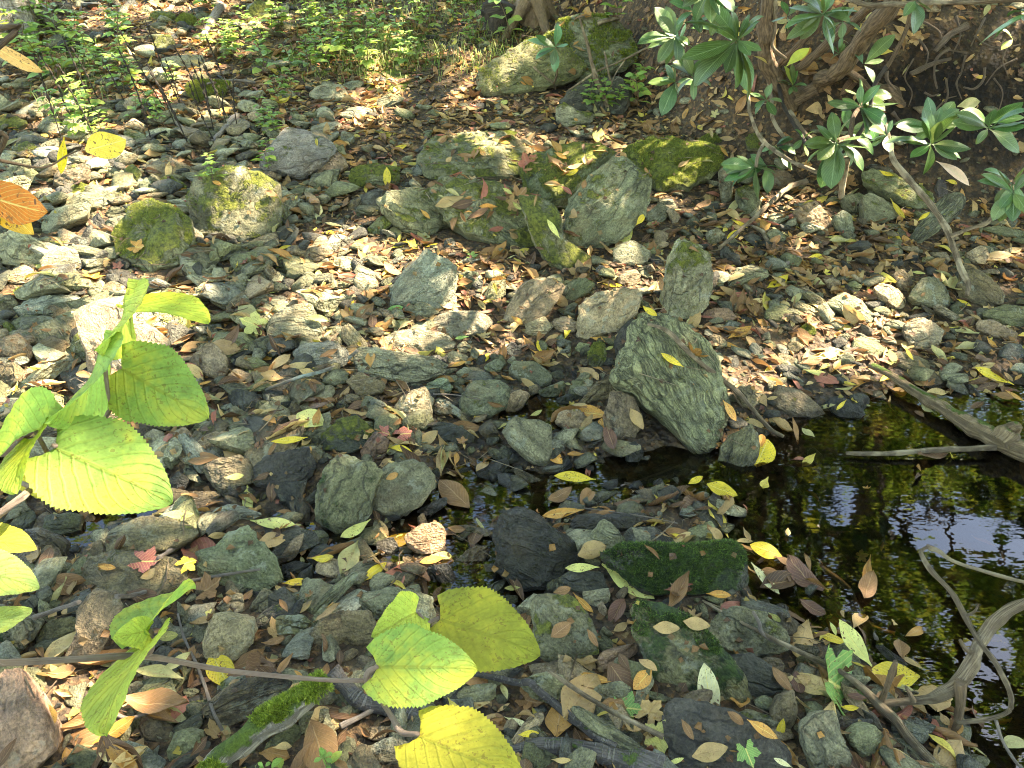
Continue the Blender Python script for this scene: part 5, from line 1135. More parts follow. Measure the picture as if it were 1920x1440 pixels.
for k, (pts, r) in enumerate([([(1350, 120), (1440, 180), (1480, 270), (1600, 300)], 3), ([(1500, 270), (1430, 330), (1415, 420), (1430, 500)], 4), ([(1590, 310), (1570, 400), (1540, 470), (1570, 560)], 2.5), ([(1280, 420), (1400, 360), (1510, 330)], 6), ([(1480, 440), (1490, 540), (1450, 640)], 2.5), ([(1700, 380), (1690, 450), (1640, 500), (1580, 490)], 3), ([(1360, 520), (1400, 540), (1440, 530)], 3), ([(1850, 220), (1800, 330), (1830, 430)], 2), ([(1180, 630), (1260, 720), (1330, 770)], 4), ([(1600, 140), (1500, 200), (1420, 290)], 9), ([(1640, 200), (1700, 250), (1790, 270), (1900, 250)], 2.5), ([(1700, 100), (1660, 180), (1620, 260)], 3), ([(1150, 400), (1150, 450), (1200, 510)], 5), ([(1420, 620), (1480, 560), (1540, 540)], 2), ([(1750, 440), (1800, 520), (1780, 620)], 2), ([(1300, 330), (1250, 430), (1290, 520), (1270, 600)], 2), ([(1540, 90), (1560, 200), (1520, 300)], 3), ([(1880, 330), (1780, 380), (1700, 480)], 2), ([(1330, 220), (1380, 300), (1360, 390)], 2.5)]):
    g = ground_hit([tp('C', *p) for p in pts]); dd = np.linalg.norm(g - CPOS, axis=1); rstem(pts, [r, r * .8, r * .5], tuple(np.minimum(dd - .06, dd.min() + .15)), 'root', name='root')
RL = [mesh('leaf', *(lambda g: (g[0], g[1], M['rhodo'], g[2]))(leaf_geo('lance', nl=10, nw=4, ratio=.33, bend=b_, fold=f_, twist=tw, wav=.012, seed=k + 70))) for k, (b_, f_, tw) in enumerate([(-.08, .12, .1), (-.14, .2, -.2), (.05, .08, .15), (-.2, .15, .3), (-.05, -.1, -.25)])]
RG = (.05, .105, .024)
nleaf = 0
def whorl(t, c, tips, D, parent=rh, dl=.06, cols=None, lmax=.24, again=True):
    global nleaf
    if again and len(tips) > 6 and parent is rh:
        sx, sy = random.uniform(-110, 110), random.uniform(-120, 40); whorl(t, (c[0] + sx, c[1] + sy), [(c[0] + sx + (a_[0] - c[0]) * .85, c[1] + sy + (a_[1] - c[1]) * .85) for a_ in random.sample(list(tips), 6)], D + .28, again=False)
    pc_ = tp(t, *c); C0 = at_depth(pc_, D)
    if len(tips) > 4: tips = list(tips) + [(c[0] + (a_[0] - c[0]) * .8 + random.uniform(-40, 40), c[1] + (a_[1] - c[1]) * .8 + random.uniform(-40, 40)) for a_ in random.sample(list(tips), 3)]
    for k, tip in enumerate(tips):
        pt = tp(t, *tip); d = D + random.uniform(-dl, dl * .5); T0 = at_depth(pt, d); ax = T0 - C0; L = np.linalg.norm(ax)
        if L > lmax: ax *= lmax / L; L = lmax
        L = max(L, .05)
        n = np.array([0, -.35, 1.]) + RNG.normal(0, .25, 3); n = n - ax * (n @ ax) / (ax @ ax)
        col = np.array(RG) * RNG.uniform(.75, 1.5) * np.array([RNG.uniform(.8, 1.5), 1, RNG.uniform(.7, 1.4)])
        if cols and k in cols: col = np.array(cols[k])
        put_leaf(RL[k % 5], C0 + ax * .02, ax, n, L, col, name='leaf', wscale=random.uniform(1.15, 1.5), parent=parent); nleaf += 1
    return C0
D3 = DB - .55
whorl('C', (310, 225), [(150, 0), (30, 90), (0, 340), (50, 465), (240, 410), (315, 495), (400, 555), (440, 290), (430, 70), (370, 80), (285, 60), (200, 150), (350, 400)], 2.55)
whorl('C', (410, 940), [(310, 870), (220, 915), (235, 1025), (308, 1015), (430, 1120), (522, 965), (240, 960)], D3)
whorl('C', (865, 800), [(840, 630), (930, 660), (750, 710), (690, 790), (750, 870), (800, 920), (780, 1060), (835, 1060), (1040, 940), (1065, 830), (1045, 765), (690, 900)], D3)
whorl('C', (1000, 600), [(1000, 480), (1100, 480), (1210, 590), (1160, 685), (820, 570), (885, 615), (1045, 745), (1130, 740), (1115, 795), (900, 550)], D3 - .05)
whorl('C', (1400, 810), [(1365, 610), (1540, 630), (1535, 725), (1560, 805), (1620, 830), (1570, 880), (1370, 985), (1280, 890), (1140, 770), (1450, 680)], 2.75)
whorl('C', (1720, 720), [(1745, 610), (1550, 620), (1520, 685), (1940, 590), (1950, 670), (1905, 850), (1665, 790), (1930, 720)], 2.6)
whorl('C', (1860, 1080), [(1690, 970), (1670, 1000), (1940, 975), (1740, 1230), (1860, 1240), (1940, 1190), (1780, 1250)], 2.5)
whorl('C', (790, 80), [(600, 30), (570, 140), (590, 225), (700, -20), (800, -30), (980, 50), (870, 185), (840, 310), (950, 100)], 2.7)
whorl('C', (880, 300), [(780, 220), (1000, 320), (930, 250), (830, 330), (900, 200)], DB - .1)
whorl('C', (1020, 360), [(1190, 190), (1080, 455), (1130, 340), (960, 260)], DB - .3)
whorl('B', (1880, 460), [(1725, 460), (1805, 640), (1820, 365), (1790, 440), (1900, 530), (1990, 470)], 2.9); whorl('B', (1880, 200), [(1770, 40), (1670, 225), (1785, 350), (1960, 240), (1800, 80), (1920, 80), (1900, 350)], 2.8)
whorl('C', (60, 430), [(-60, 360), (-40, 520), (60, 560), (170, 470), (120, 330), (10, 300)], 2.75); whorl('C', (200, 80), [(90, 20), (60, 140), (160, 200), (290, 150), (310, 30), (230, -40)], 2.7)
whorl('C', (470, 560), [(380, 520), (400, 640), (520, 650), (560, 560), (480, 480)], DB - .25); whorl('C', (1150, 760), [(1080, 700), (1060, 820), (1160, 860), (1230, 790), (1180, 680)], 2.95)
whorl('C', (900, 120), [(820, 60), (800, 170), (900, 220), (1000, 150), (960, 40)], 2.9); whorl('B', (1980, 60), [(1850, 0), (1900, -40), (2080, 0), (1880, 130), (2020, 180), (2100, 110)], 2.6)
whorl('C', (150, -60), [(0, 30), (60, 120), (150, 130), (300, 40), (210, 80)], 2.5)
whorl('C', (590, 90), [(560, 0), (660, 20), (540, 110), (600, 180)], 2.8); whorl('C', (1310, 0), [(1310, 185), (1250, 80), (1390, 60), (1340, 150)], 2.5)
whorl('C', (620, 480), [(580, 370), (640, 400), (640, 520), (700, 470), (530, 450)], DB - .1, cols={0: (.3, .33, .05)}); whorl('C', (520, 820), [(440, 850), (600, 760), (560, 900), (640, 850), (620, 950)], DB - .3)
whorl('C', (1980, 60), [(1665, 230), (1740, 195), (1930, 130), (1850, 60)], 1.55, cols={0: (.12, .22, .06), 1: (.10, .2, .05)}); whorl('C', (680, 780), [(620, 840), (740, 730), (700, 880), (640, 720)], DB - .35)
whorl('C', (1300, 500), [(1270, 490), (1340, 480), (1300, 520)], DB + .1, cols={0: (.1, .2, .06)}); whorl('C', (1420, 900), [(1620, 1030)], 2.72, cols={0: (.62, .40, .26)}); whorl('C', (580, 375), [(710, 265)], 2.8, cols={0: (.42, .42, .04)}); whorl('C', (480, 360), [(400, 305)], 2.9, cols={0: (.5, .38, .12)})
whorl('C', (1860, 220), [(1800, 270), (1845, 205)], 2.9, cols={0: (.4, .4, .08), 1: (.3, .36, .06)})
# the crown above the frame: limbs leaning over the stream, mirrored in the pool and shading the stones
up_v, up_f, up_uv, nb_ = [], [], [], 0
def air_whorl(c, n=9, L=.15):
    global nb_
    base = random.uniform(0, 6.28)
    for k in range(n):
        th = base + k * 6.283 / n + random.uniform(-.2, .2); el = random.uniform(-.35, .35); ax = np.array([math.cos(th) * math.cos(el), math.sin(th) * math.cos(el), math.sin(el)])
        V, Fc, uv = leaf_geo('lance', nl=5, nw=2, ratio=.33, bend=-.1, fold=.12, twist=.1, wav=0, seed=k); R = frame(ax, np.array([0, 0, 1.])); up_v.append(V * L * random.uniform(.8, 1.15) @ R.T + c); up_uv.append(uv); up_f.extend([tuple(j + nb_ for j in f) for f in Fc]); nb_ += len(V)
FLECKS = [(930, 590, 90, 40), (1090, 520, 60, 30), (1400, 560, 50, 30), (1680, 560, 40, 30), (560, 610, 50, 30), (1060, 612, 130, 46), (1000, 562, 62, 42), (815, 522, 62, 46), (1130, 590, 66, 52), (770, 655, 70, 26), (790, 750, 46, 40), (700, 515, 50, 34), (640, 470, 60, 24), (235, 620, 85, 62), (195, 730, 28, 50), (1600, 610, 62, 50), (1560, 560, 80, 34), (1510, 408, 36, 32), (1440, 420, 60, 26), (1380, 700, 46, 24), (50, 1375, 90, 55), (120, 1340, 60, 60), (950, 284, 60, 12), (1230, 340, 42, 28), (1185, 318, 30, 24), (60, 740, 60, 30), (815, 1000, 28, 18), (1660, 655, 20, 30), (1300, 560, 30, 40), (900, 620, 60, 26), (620, 540, 30, 14), (1480, 560, 60, 30), (420, 440, 40, 20), (1040, 395, 40, 12), (1290, 700, 30, 60)]
AIRFLECK = [(at_depth((180, 925), .76), .03, .035), (at_depth((880, 1130), .82), .02, .02), (at_depth((850, 1400), .74), .03, .03), (at_depth((285, 905), .76), .01, .014), (at_depth((20, 1060), .7), .03, .03), (at_depth((790, 1290), .77), .03, .02), (at_depth((1330, 60), 2.55), .06, .04), (at_depth((90, 830), .78), .03, .02), (at_depth((1570, 310), 2.9), .06, .05)]
def in_fleck(C, grow=1.):
    t_ = np.zeros(len(C))
    for _ in range(4):
        G_ = C - SUN_DIR * t_[:, None]; gz_ = .115 * np.clip(G_[:, 1] - 2.5, 0, 9) + .06; t_ = t_ + (G_[:, 2] - gz_) / SUN_DIR[2]
    q_, z_ = to_px(C - SUN_DIR * t_[:, None]); hit = np.zeros(len(C), bool)
    zz_ = np.clip(z_, .5, 30); mx_ = .085 * F / zz_; my_ = mx_ * .55
    for fx, fy, rx, ry in FLECKS: hit |= (((q_[:, 0] - fx) / (rx * grow + mx_)) ** 2 + ((q_[:, 1] - fy) / (ry * grow + my_)) ** 2 < 1.0) & (z_ > 0)
    for p, rx, ry in AIRFLECK:
        s = (C - p) @ SUN_DIR; d = np.linalg.norm(C - p - SUN_DIR * s[:, None], axis=1); hit |= (d < max(rx, ry) * grow + .02) & (s > .1)
    th_ = ((q_[:, 1] < 330) & (q_[:, 0] < 1000)) | ((q_[:, 0] < 420) & (q_[:, 1] < 560)); return hit, th_, C - SUN_DIR * t_[:, None]
def sky_gap(C):
    v = C - np.array([1.25, 1.6, 0]); az_ = np.arctan2(v[:, 0], v[:, 1]); el_ = np.arctan2(v[:, 2], np.hypot(v[:, 0], v[:, 1])); w_ = .05 * vnoise(np.stack([az_ * 14, el_ * 14, az_ * 0], 1), 5)
    g = ((az_ - .66) / .10 + w_ * 11) ** 2 + ((el_ - .655 + .25 * (az_ - .64)) / .038 + w_ * 11) ** 2 < 1
    g |= (((az_ - .50) / .05) ** 2 + ((el_ - .67) / .03) ** 2 < 1) | (((az_ - .80) / .045) ** 2 + ((el_ - .80) / .05) ** 2 < 1); return g & (v[:, 2] > 1)
tops = []
FLECK_RH = [(1010, 560), (1140, 585), (815, 525), (780, 690), (1330, 700), (880, 640), (960, 470), (1560, 470)]
for f in FLECK_RH:                                            # sprays standing between the sun and the sunlit stones
    g = cast_px(f)[0]; tops.append(g + SUN_DIR * random.uniform(2.1, 2.6) + np.array([random.uniform(-.04, .04), random.uniform(-.04, .04), 0]))
for k in range(95): tops.append(np.array([random.uniform(.9, 4.4), random.uniform(3.3, 6.6), random.uniform(1.7, 4.3)]))
for i, c in enumerate(tops):
    q, z = to_px(c)
    if z[0] > 0 and -150 < q[0, 0] < 2070 and q[0, 1] > -150: continue
    if i >= 8 and (in_fleck(c[None], 1.5)[0][0] or sky_gap(c[None])[0]): continue
    air_whorl(c, random.randint(7, 11), .17 if i >= 8 else .15)
fo = obj('foliage', mesh('foliage', np.vstack(up_v), up_f, M['rhodo'], np.vstack(up_uv)), tuple(rh_base * 0), rh, kind='stuff', color=RG)
for k in range(9):
    a = rh_base + np.array([random.uniform(-.2, 1.2), random.uniform(-.1, .6), .9]); b_ = tops[8 + k * 9 % 90]; tube('stem', [a + np.array([0, 0, .35]), (a + b_) / 2 + np.array([0, 0, .35]), b_], [.025, .016, .006], M['rhstem'], rh)
for c in tops[:6]: tube('stem', [np.array([2.1, 4.7, 1.9]) , (np.array([2.1, 4.7, 2.5]) + c) / 2 + np.array([0, 0, .25]), c], [.016, .011, .004], M['rhstem'], rh)
sd_b = cast_px(tp('B', 1195, 470))[0]; sd = obj('rhododendron_seedling', None, tuple(sd_b), label='five-leaved rhododendron sprig in front of the sloping mossy boulder', cat='seedling')
dS = float(np.linalg.norm(sd_b - CPOS)) - .25; whorl('B', (1205, 265), [(1050, 215), (1222, 138), (1278, 252), (1088, 318), (1200, 405)], dS, sd, cols={k: (.10, .22, .09) for k in range(5)}); tube('stem', [at_depth(tp('B', 1205, 265), dS), at_depth(tp('B', 1215, 400), dS + .1), sd_b], [.004, .006], M['stem'], sd)

# ------------------------------------------------------------------ broad-leaved twigs in front of the stones
def heart_mesh(seed, yellow=0., pleat=.015, bend=.06, fold=.06, nl=56, nw=18):
    t = np.linspace(0, 1, nl + 1); s = np.linspace(-1, 1, nw + 1)
    w = np.sin(math.pi * np.clip(t, 0, 1) ** .62) ** .62 * (1 - .22 * t); w = np.maximum(w, .004); w[-1] = .003
    T, Sg = np.meshgrid(t, s, indexing='ij')
    ser = 1 + (.055 * (np.arange(nl + 1) % 2)[:, None] + .05 * vnoise(np.stack([T.ravel() * 6, Sg.ravel() * 0 + np.sign(Sg.ravel()), T.ravel() * 0 + seed], 1), seed).reshape(T.shape)) * (np.abs(Sg) > .95)
    y = Sg * .43 * w[:, None] * ser
    x = T - .13 * (np.abs(Sg) ** 1.5) * np.exp(-T * 9) * 1.3 + .06 * np.abs(Sg) * (1 - T) * 0
    x = np.where(T == 0, -.0 - .10 * np.abs(Sg) ** 1.2, x)
    y = np.where(T == 0, Sg * .20, y)
    v = np.abs(Sg) * .5; ph = (T * 8 - v * 8 * .8)
    z = pleat * (np.abs(((ph) % 1) - .5) * 2 - .5) * np.minimum(1, 5 * np.abs(Sg)) * (1 - np.abs(Sg) * .3) + fold * np.abs(Sg) * w[:, None] * .6 + bend * -((T - .45) ** 2) * 2 + .02 * vnoise(np.stack([T.ravel() * 3, Sg.ravel() * 2, T.ravel() * 0 + seed], 1), seed).reshape(T.shape)
    V = np.stack([x.ravel(), y.ravel(), z.ravel()], 1); uv = np.stack([T.ravel(), Sg.ravel() * .5 + .5], 1)
    return mesh('leaf', V, grid_faces(nl + 1, nw + 1), M['vib'], uv)
VM = [heart_mesh(k, fold=f_, bend=b_) for k, (f_, b_) in enumerate([(.05, .05), (.12, .1), (.35, .12), (-.08, .06)])]
def vleaf(parent, base, tip, app, d0, d1, col, var=0, side=1., ratio=.80, flip=1):
    """base and tip in photograph pixels at distances d0, d1; app = apparent width over apparent length"""
    A = at_depth(base, d0); B = at_depth(tip, d1); ax = B - A; L = np.linalg.norm(ax); mid = (A + B) / 2; v = CPOS - mid; v /= np.linalg.norm(v)
    axn = ax / L; n = v - axn * (v @ axn); n /= np.linalg.norm(n); sd_ = np.cross(n, axn); foreshort = math.sqrt(max(.05, 1 - (v @ axn) ** 2))
    cosr = min(1, app * foreshort / ratio); r = math.acos(cosr) * side; n = n * math.cos(r) + sd_ * math.sin(r)
    if n[2] < 0 and flip: n = -n
    o = put_leaf(VM[var], A, axn, n, L, col, name='leaf', wscale=ratio / .82, parent=parent); return o
GR, YG, YE, PG = (.24, .38, .075), (.33, .42, .065), (.46, .42, .05), (.38, .48, .14)
v1b = np.array([-1.15, .55, float(ground(-1.15, .55))]); v1 = obj('broad_leaved_sapling', None, tuple(v1b), label='arching twig with large round pleated green leaves over the sunlit tan boulder', cat='sapling')
D1 = .80
def vt(parent, pts, dep, r, m='redtwig'):
    P = [at_depth(p, d) for p, d in zip(pts, dep)]; return tube('twig', P, r, M[m], parent, seg=7, wob=.08)
P = [v1b + np.array([0, 0, -.05]), v1b + np.array([.1, .08, .35]), at_depth((-60, 1010), .78), at_depth((60, 915), .80), at_depth((140, 835), .82), at_depth((205, 770), .84), at_depth((232, 690), .86), at_depth((240, 600), .88), at_depth((243, 560), .885)]
tube('twig', P, [.007, .006, .0035, .003, .003, .0026, .0024, .0022, .002], M['redtwig'], v1, seg=8)
vleaf(v1, (223, 689), (389, 783), .92, .84, .80, GR, 0); vt(v1, [(232, 690), (223, 689)], (.86, .84), [.002, .002])
vleaf(v1, (100, 836), (322, 941), .82, .78, .74, GR, 0); vt(v1, [(140, 835), (100, 836)], (.82, .78), [.002, .002])
vleaf(v1, (258, 566), (391, 596), .42, .87, .93, YG, 1, -1); vt(v1, [(243, 590), (258, 566)], (.88, .87), [.002, .0015])
vleaf(v1, (240, 562), (196, 662), .22, .88, .80, YG, 2, 1, flip=0); vleaf(v1, (194, 662), (104, 800), .26, .83, .76, GR, 2, 1, flip=0); vt(v1, [(205, 770), (194, 662)], (.84, .83), [.002, .002])
vleaf(v1, (78, 795), (-45, 880), .34, .80, .72, GR, 2, 1); vleaf(v1, (60, 815), (18, 920), .45, .80, .74, YG, 1, -1); vt(v1, [(100, 870), (65, 805)], (.81, .80), [.002, .002])
vleaf(v1, (30, 900), (115, 935), .5, .86, .9, YE, 1); vt(v1, [(60, 915), (30, 900)], (.80, .86), [.002, .002])
vleaf(v1, (-60, 1010), (68, 1024), .55, .76, .74, YE, 1); vleaf(v1, (-90, 1060), (74, 1100), .62, .70, .68, PG, 0); vleaf(v1, (-80, 1180), (60, 1140), .50, .70, .70, PG, 3)
# second sapling: the horizontal twig at the front
v2b = np.array([-.95, .45, float(ground(-.95, .45))]); v2 = obj('broad_leaved_sapling', None, tuple(v2b), label='horizontal twig with yellowing heart-shaped leaves over the mossy fallen limb', cat='sapling')
P = [v2b + np.array([0, 0, -.05]), v2b + np.array([.06, .05, .4]), at_depth((-150, 1246), .70), at_depth((0, 1243), .72), at_depth((130, 1237), .74), at_depth((272, 1231), .75), at_depth((430, 1258), .76), at_depth((600, 1274), .77), at_depth((686, 1276), .78)]
tube('twig', P, [.006, .005, .0026, .0026, .0026, .0024, .0022, .002, .002], M['redtwig'], v2, seg=8)
vt(v2, [(686, 1276), (705, 1300), (735, 1345), (752, 1372), (785, 1376)], (.78, .775, .77, .765, .75), [.0028, .0022, .003, .0018]); vt(v2, [(272, 1231), (285, 1215), (283, 1180)], (.75, .745, .74), [.0025, .002]); vt(v2, [(686, 1276), (692, 1258), (708, 1250)], (.78, .775, .77), [.0035, .002]); vt(v2, [(690, 1268), (740, 1210), (800, 1170), (823, 1158)], (.79, .82, .84, .84), [.002, .002]); vt(v2, [(800, 1170), (783, 1147)], (.84, .84), [.0018, .0015])
vleaf(v2, (282, 1182), (214, 1196), 1.2, .74, .72, YG, 1); vleaf(v2, (262, 1186), (358, 1094), .34, .74, .80, GR, 2, 1)
vleaf(v2, (270, 1205), (182, 1368), .46, .74, .66, YG, 1, -1)
vleaf(v2, (783, 1147), (702, 1192), 1.05, .84, .80, YG, 2); vleaf(v2, (823, 1158), (1012, 1226), .80, .84, .80, (.32, .33, .04), 0); vleaf(v2, (706, 1250), (895, 1252), .78, .77, .76, GR, 1); vleaf(v2, (785, 1375), (985, 1470), .72, .75, .72, YE, 0)
# yellowed leaves on thin twigs at the edge of the view
v3b = np.array([-1.9, .9, float(ground(-1.9, .9))]); v3 = obj('yellowing_sapling', None, tuple(v3b), label='thin twig with hanging yellow and orange-red curled leaves', cat='sapling')
tube('twig', [v3b, v3b + np.array([-.05, .1, .5]), at_depth((-120, 290), 1.5), at_depth((0, 302), 1.5), at_depth((80, 314), 1.5), at_depth((125, 292), 1.5), at_depth((150, 280), 1.5)], [.008, .006, .004, .002, .0015, .0012], M['stem'], v3)
for base, tip, d, col, sh, wsc in (((160, 282), (236, 262), 1.48, (.72, .50, .05), 4, 1.5), ((120, 256), (114, 328), 1.5, (.75, .58, .03), 1, .6), ((-70, 350), (84, 404), 1.0, (.55, .17, .02), 0, 1.9), ((-60, 330), (60, 440), 1.02, (.66, .38, .03), 2, 1.5), ((-60, 60), (78, 140), .9, (.62, .34, .10), 3, 1.1)):
    A = at_depth(base, d); B = at_depth(tip, d + .03); n = CPOS - A; put_leaf([LM['oval'], LM['flat']][sh != 4][sh], A, B - A, n + np.array([0, .3, .6]), float(np.linalg.norm(B - A)), col, name='leaf', wscale=wsc, parent=v3)
tube('twig', [v3b + np.array([-.05, .1, .5]), at_depth((-140, 180), .95), at_depth((-60, 60), .9)], [.004, .002], M['stem'], v3); tube('twig', [at_depth((-140, 180), .95), at_depth((-90, 320), 1.0), at_depth((-70, 350), 1.0)], [.003, .002], M['stem'], v3)

# ------------------------------------------------------------------ herbs, grass, dead stalks, background trees
def herb_proto(k):
    rng = np.random.default_rng(k + 500); H = 1.; lv_, lf_, lu_, lc_, nb = [], [], [], [], 0
    sp = [np.array([0, 0, 0.]), np.array([rng.normal(0, .05), rng.normal(0, .05), .5]), np.array([rng.normal(0, .15), rng.normal(0, .15), 1.])]
    C = smooth_path(sp, 12)
    nn = rng.integers(5, 8)
    for j in range(nn):
        c = C[int(3 + 8 * j / (nn - 1))]; L = rng.uniform(.28, .50) * (1.1 - .5 * j / nn)
        for side in range(2 if j < nn - 1 else 4):
            th = j * 1.57 + side * (3.14 if j < nn - 1 else 1.57) + rng.normal(0, .3); el = rng.uniform(-.3, .35)
            ax = np.array([math.cos(th) * math.cos(el), math.sin(th) * math.cos(el), math.sin(el)])
            subs = [(0, 1.)] if k % 3 == 0 else [(-.7, .7), (0, 1.), (.7, .7)]
            for da, sc in subs:
                a2 = np.array([ax[0] * math.cos(da) - ax[1] * math.sin(da), ax[0] * math.sin(da) + ax[1] * math.cos(da), ax[2]])
                V, Fc, uv = leaf_geo('oval', nl=4, nw=2, ratio=.5 if k % 3 else .6, bend=-.12, fold=.15, twist=rng.uniform(-.3, .3), wav=.02, seed=j)
                R = frame(a2, np.array([0, 0, 1.]) + rng.normal(0, .2, 3)); V = V * L * sc @ R.T + c + ax * L * .25; lv_.append(V); lu_.append(uv); lf_ += [tuple(q + nb for q in f) for f in Fc]; nb += len(V)
                g = np.array([(.13, .23, .035), (.19, .30, .06), (.25, .31, .05)][rng.integers(3)]) * rng.uniform(.8, 1.3); lc_.append(np.tile(np.append(g, 1), (len(V), 1)))
    st = tube_data(sp, [.016, .008], 10, 5, 0, k)
    return mesh('stem', st[0], st[1], M['stem'], st[2]), mesh('foliage', np.vstack(lv_), lf_, M['herb'], np.vstack(lu_), attrs={'col': ('FLOAT_COLOR', np.vstack(lc_))})
HP = [herb_proto(k) for k in range(7)]
HERBS = []
for (x0, x1, y0, y1, n, h0, h1) in ((20, 130, 30, 160, 16, .16, .30), (90, 280, 110, 260, 26, .12, .24), (60, 240, 60, 130, 12, .14, .26), (390, 500, 60, 150, 22, .12, .22), (500, 640, 40, 140, 24, .14, .26), (640, 860, 20, 130, 22, .12, .24), (480, 560, 170, 260, 10, .10, .18), (1100, 1210, 170, 230, 7, .10, .2), (240, 330, 140, 250, 9, .1, .18), (880, 960, 10, 90, 5, .15, .28), (180, 420, -30, 30, 12, .15, .3), (420, 900, -60, 10, 22, .2, .35), (640, 740, 60, 110, 5, .14, .22)):
    for k in range(int(n * .62)): HERBS.append((random.uniform(x0, x1), random.uniform(y0, y1), random.uniform(h0, h1)))
for e in ((400, 345, .12), (505, 320, .14), (525, 505, .05), (690, 125, .22), (1155, 45, .2), (512, 1462, .06), (612, 1464, .07), (1130, 205, .16)): HERBS.append(e)
herbobs = []
for k, (x, y, h) in enumerate(HERBS):
    p, n, ow = cast_px((x, y)); ty = k % 7; r = obj('woodland_herb', None, tuple(p)); r.rotation_euler = (random.uniform(-.15, .15), random.uniform(-.15, .15), random.uniform(0, 6.28)); r.scale = (h, h, h)
    for nm_, me in zip(('stem', 'foliage'), HP[ty]):
        c = bpy.data.objects.new(nm_, me); COL.objects.link(c); c.parent = r
    r['category'] = 'herb'; r['label'] = '%s green %s herb growing between the %s and the %s' % (('tall' if h > .22 else 'low' if h < .15 else 'small'), 'simple-leaved' if ty % 3 == 0 else 'three-leaflet', *near(p, 2))
    if len(r['label'].split()) > 16: r['label'] = ' '.join(r['label'].split(' growing ')[0].split()) + ' growing by the ' + near(p)[0]
    herbobs.append(r)
for o in herbobs: o['group'] = 'green herbs of the far bank'
gv, gf, guv, gcol, nb_ = [], [], [], [], 0
for k in range(2000):
    if k % 3: x, y = random.gauss(725, 60), random.gauss(75, 32)
    else: x, y = random.uniform(560, 1000), random.uniform(-20, 150)
    if k % 17 == 0: x, y = random.uniform(60, 300), random.uniform(60, 260)
    if k < 30: cent = None
    T_ = on_plane_z([(x, y)], .55)[0]
    hp = ground_hit([(x, y)])[0] if k % 12 == 0 else None
    if hp is not None: gcent = hp
    b0 = gcent + np.array([random.gauss(0, .09), random.gauss(0, .09), 0]); b0[2] = float(ground(b0[0], b0[1])); th = random.uniform(0, 6.28); L = random.uniform(.05, .17); out = np.array([math.cos(th), math.sin(th), 0]) * L * random.uniform(.3, .9); wv = np.array([-math.sin(th), math.cos(th), 0]) * .0022
    q1 = b0 + out * .45 + np.array([0, 0, L * .6]); q2 = b0 + out + np.array([0, 0, L * random.uniform(.1, .6)])
    gv += [b0 - wv, b0 + wv, q1 - wv, q1 + wv, q2]; gf += [(nb_, nb_ + 1, nb_ + 3, nb_ + 2), (nb_ + 2, nb_ + 3, nb_ + 4)]; nb_ += 5; guv += [(0, .3), (0, .7), (.5, .3), (.5, .7), (1, .5)]
    c = np.array([(.10, .16, .025), (.15, .20, .04), (.26, .24, .09)][k % 3]) * random.uniform(.7, 1.3); gcol += [np.append(c, 1)] * 5
obj('grass', mesh('grass', gv, gf, M['herb'], guv, attrs={'col': ('FLOAT_COLOR', gcol)}), kind='stuff', label='fine arching grass tufts on the far slope', cat='grass')
stalks = []
for k in range(26):
    x = random.choice([random.uniform(300, 470), random.uniform(330, 460), random.uniform(240, 330), random.uniform(120, 200)]); y = random.uniform(180, 290); p = cast_px((x, y))[0]; h = random.uniform(.22, .5); lean = np.array([random.uniform(-.35, .1), random.uniform(-.15, .15), 1]); Pp = [p - np.array([0, 0, .02]), p + lean * h * .5 + np.array([random.uniform(-.02, .02), 0, 0]), p + lean * h]
    V, Fl_, uv = tube_data(Pp, [.0035, .002], 26, 5, .0, k); V = V.copy(); C = np.repeat(V.reshape(26, 5, 3).mean(1), 5, 0); bump = 1 + 2.2 * (np.repeat(np.arange(26), 5) % 3 == 2) * (np.repeat(np.arange(26), 5) > 9); V = C + (V - C) * bump[:, None]
    o = obj('dead_stalk', mesh('dead_stalk', V - p, Fl_, M['dark'], uv), tuple(p), label='%s blackened flower stalk %s by the %s' % ('tall' if h > .4 else 'short' if h < .3 else 'middling', 'leaning' if lean[0] < -.15 else 'upright', near(p)[0]), cat='dead stalk', group='dead flower stalks'); stalks.append(o)
def trunk(px_base, r, m, label, lean=(0, 0), h=7, name='tree', crown=None, col=(.2, .3, .05)):
    p = ground_hit([px_base])[0] if not isinstance(px_base, np.ndarray) else px_base
    root = obj(name, None, tuple(p), label=label, cat='tree')
    tk = tube('trunk', [p - np.array([0, 0, .15]), p + np.array([lean[0] * .1, lean[1] * .1, .25]), p + np.array([lean[0] * .5, lean[1] * .5, h * .5]), p + np.array([lean[0], lean[1], h])], [r * 1.7, r * 1.1, r * .85, r * .4], m, root, seg=14, n=30)
    for k in range(5):
        th = k * 1.25 + p[0]; tube('root', [p + np.array([math.cos(th) * r * .7, math.sin(th) * r * .7, .16]), p + np.array([math.cos(th) * r * 1.9, math.sin(th) * r * 1.9, .02]), p + np.array([math.cos(th) * r * 3.2, math.sin(th) * r * 3.2, -.12])], [r * .5, r * .35, r * .15], m, tk)
    return root, p
t1, t1p = trunk((62, 62), .11, M['mosslog'], 'mossy tree trunk rising from the herbs beyond the stony bed', (-.6, .4), 8)
t2, t2p = trunk((998, 44), .10, M['stem'], 'slender brown tree trunk above the moss-crowned boulder', (.3, .8), 8)
t3, t3p = trunk((470, -30), .16, M['stem'], 'dark tree at the top of the slope behind the rounded slope boulder', (.1, .3), 8)
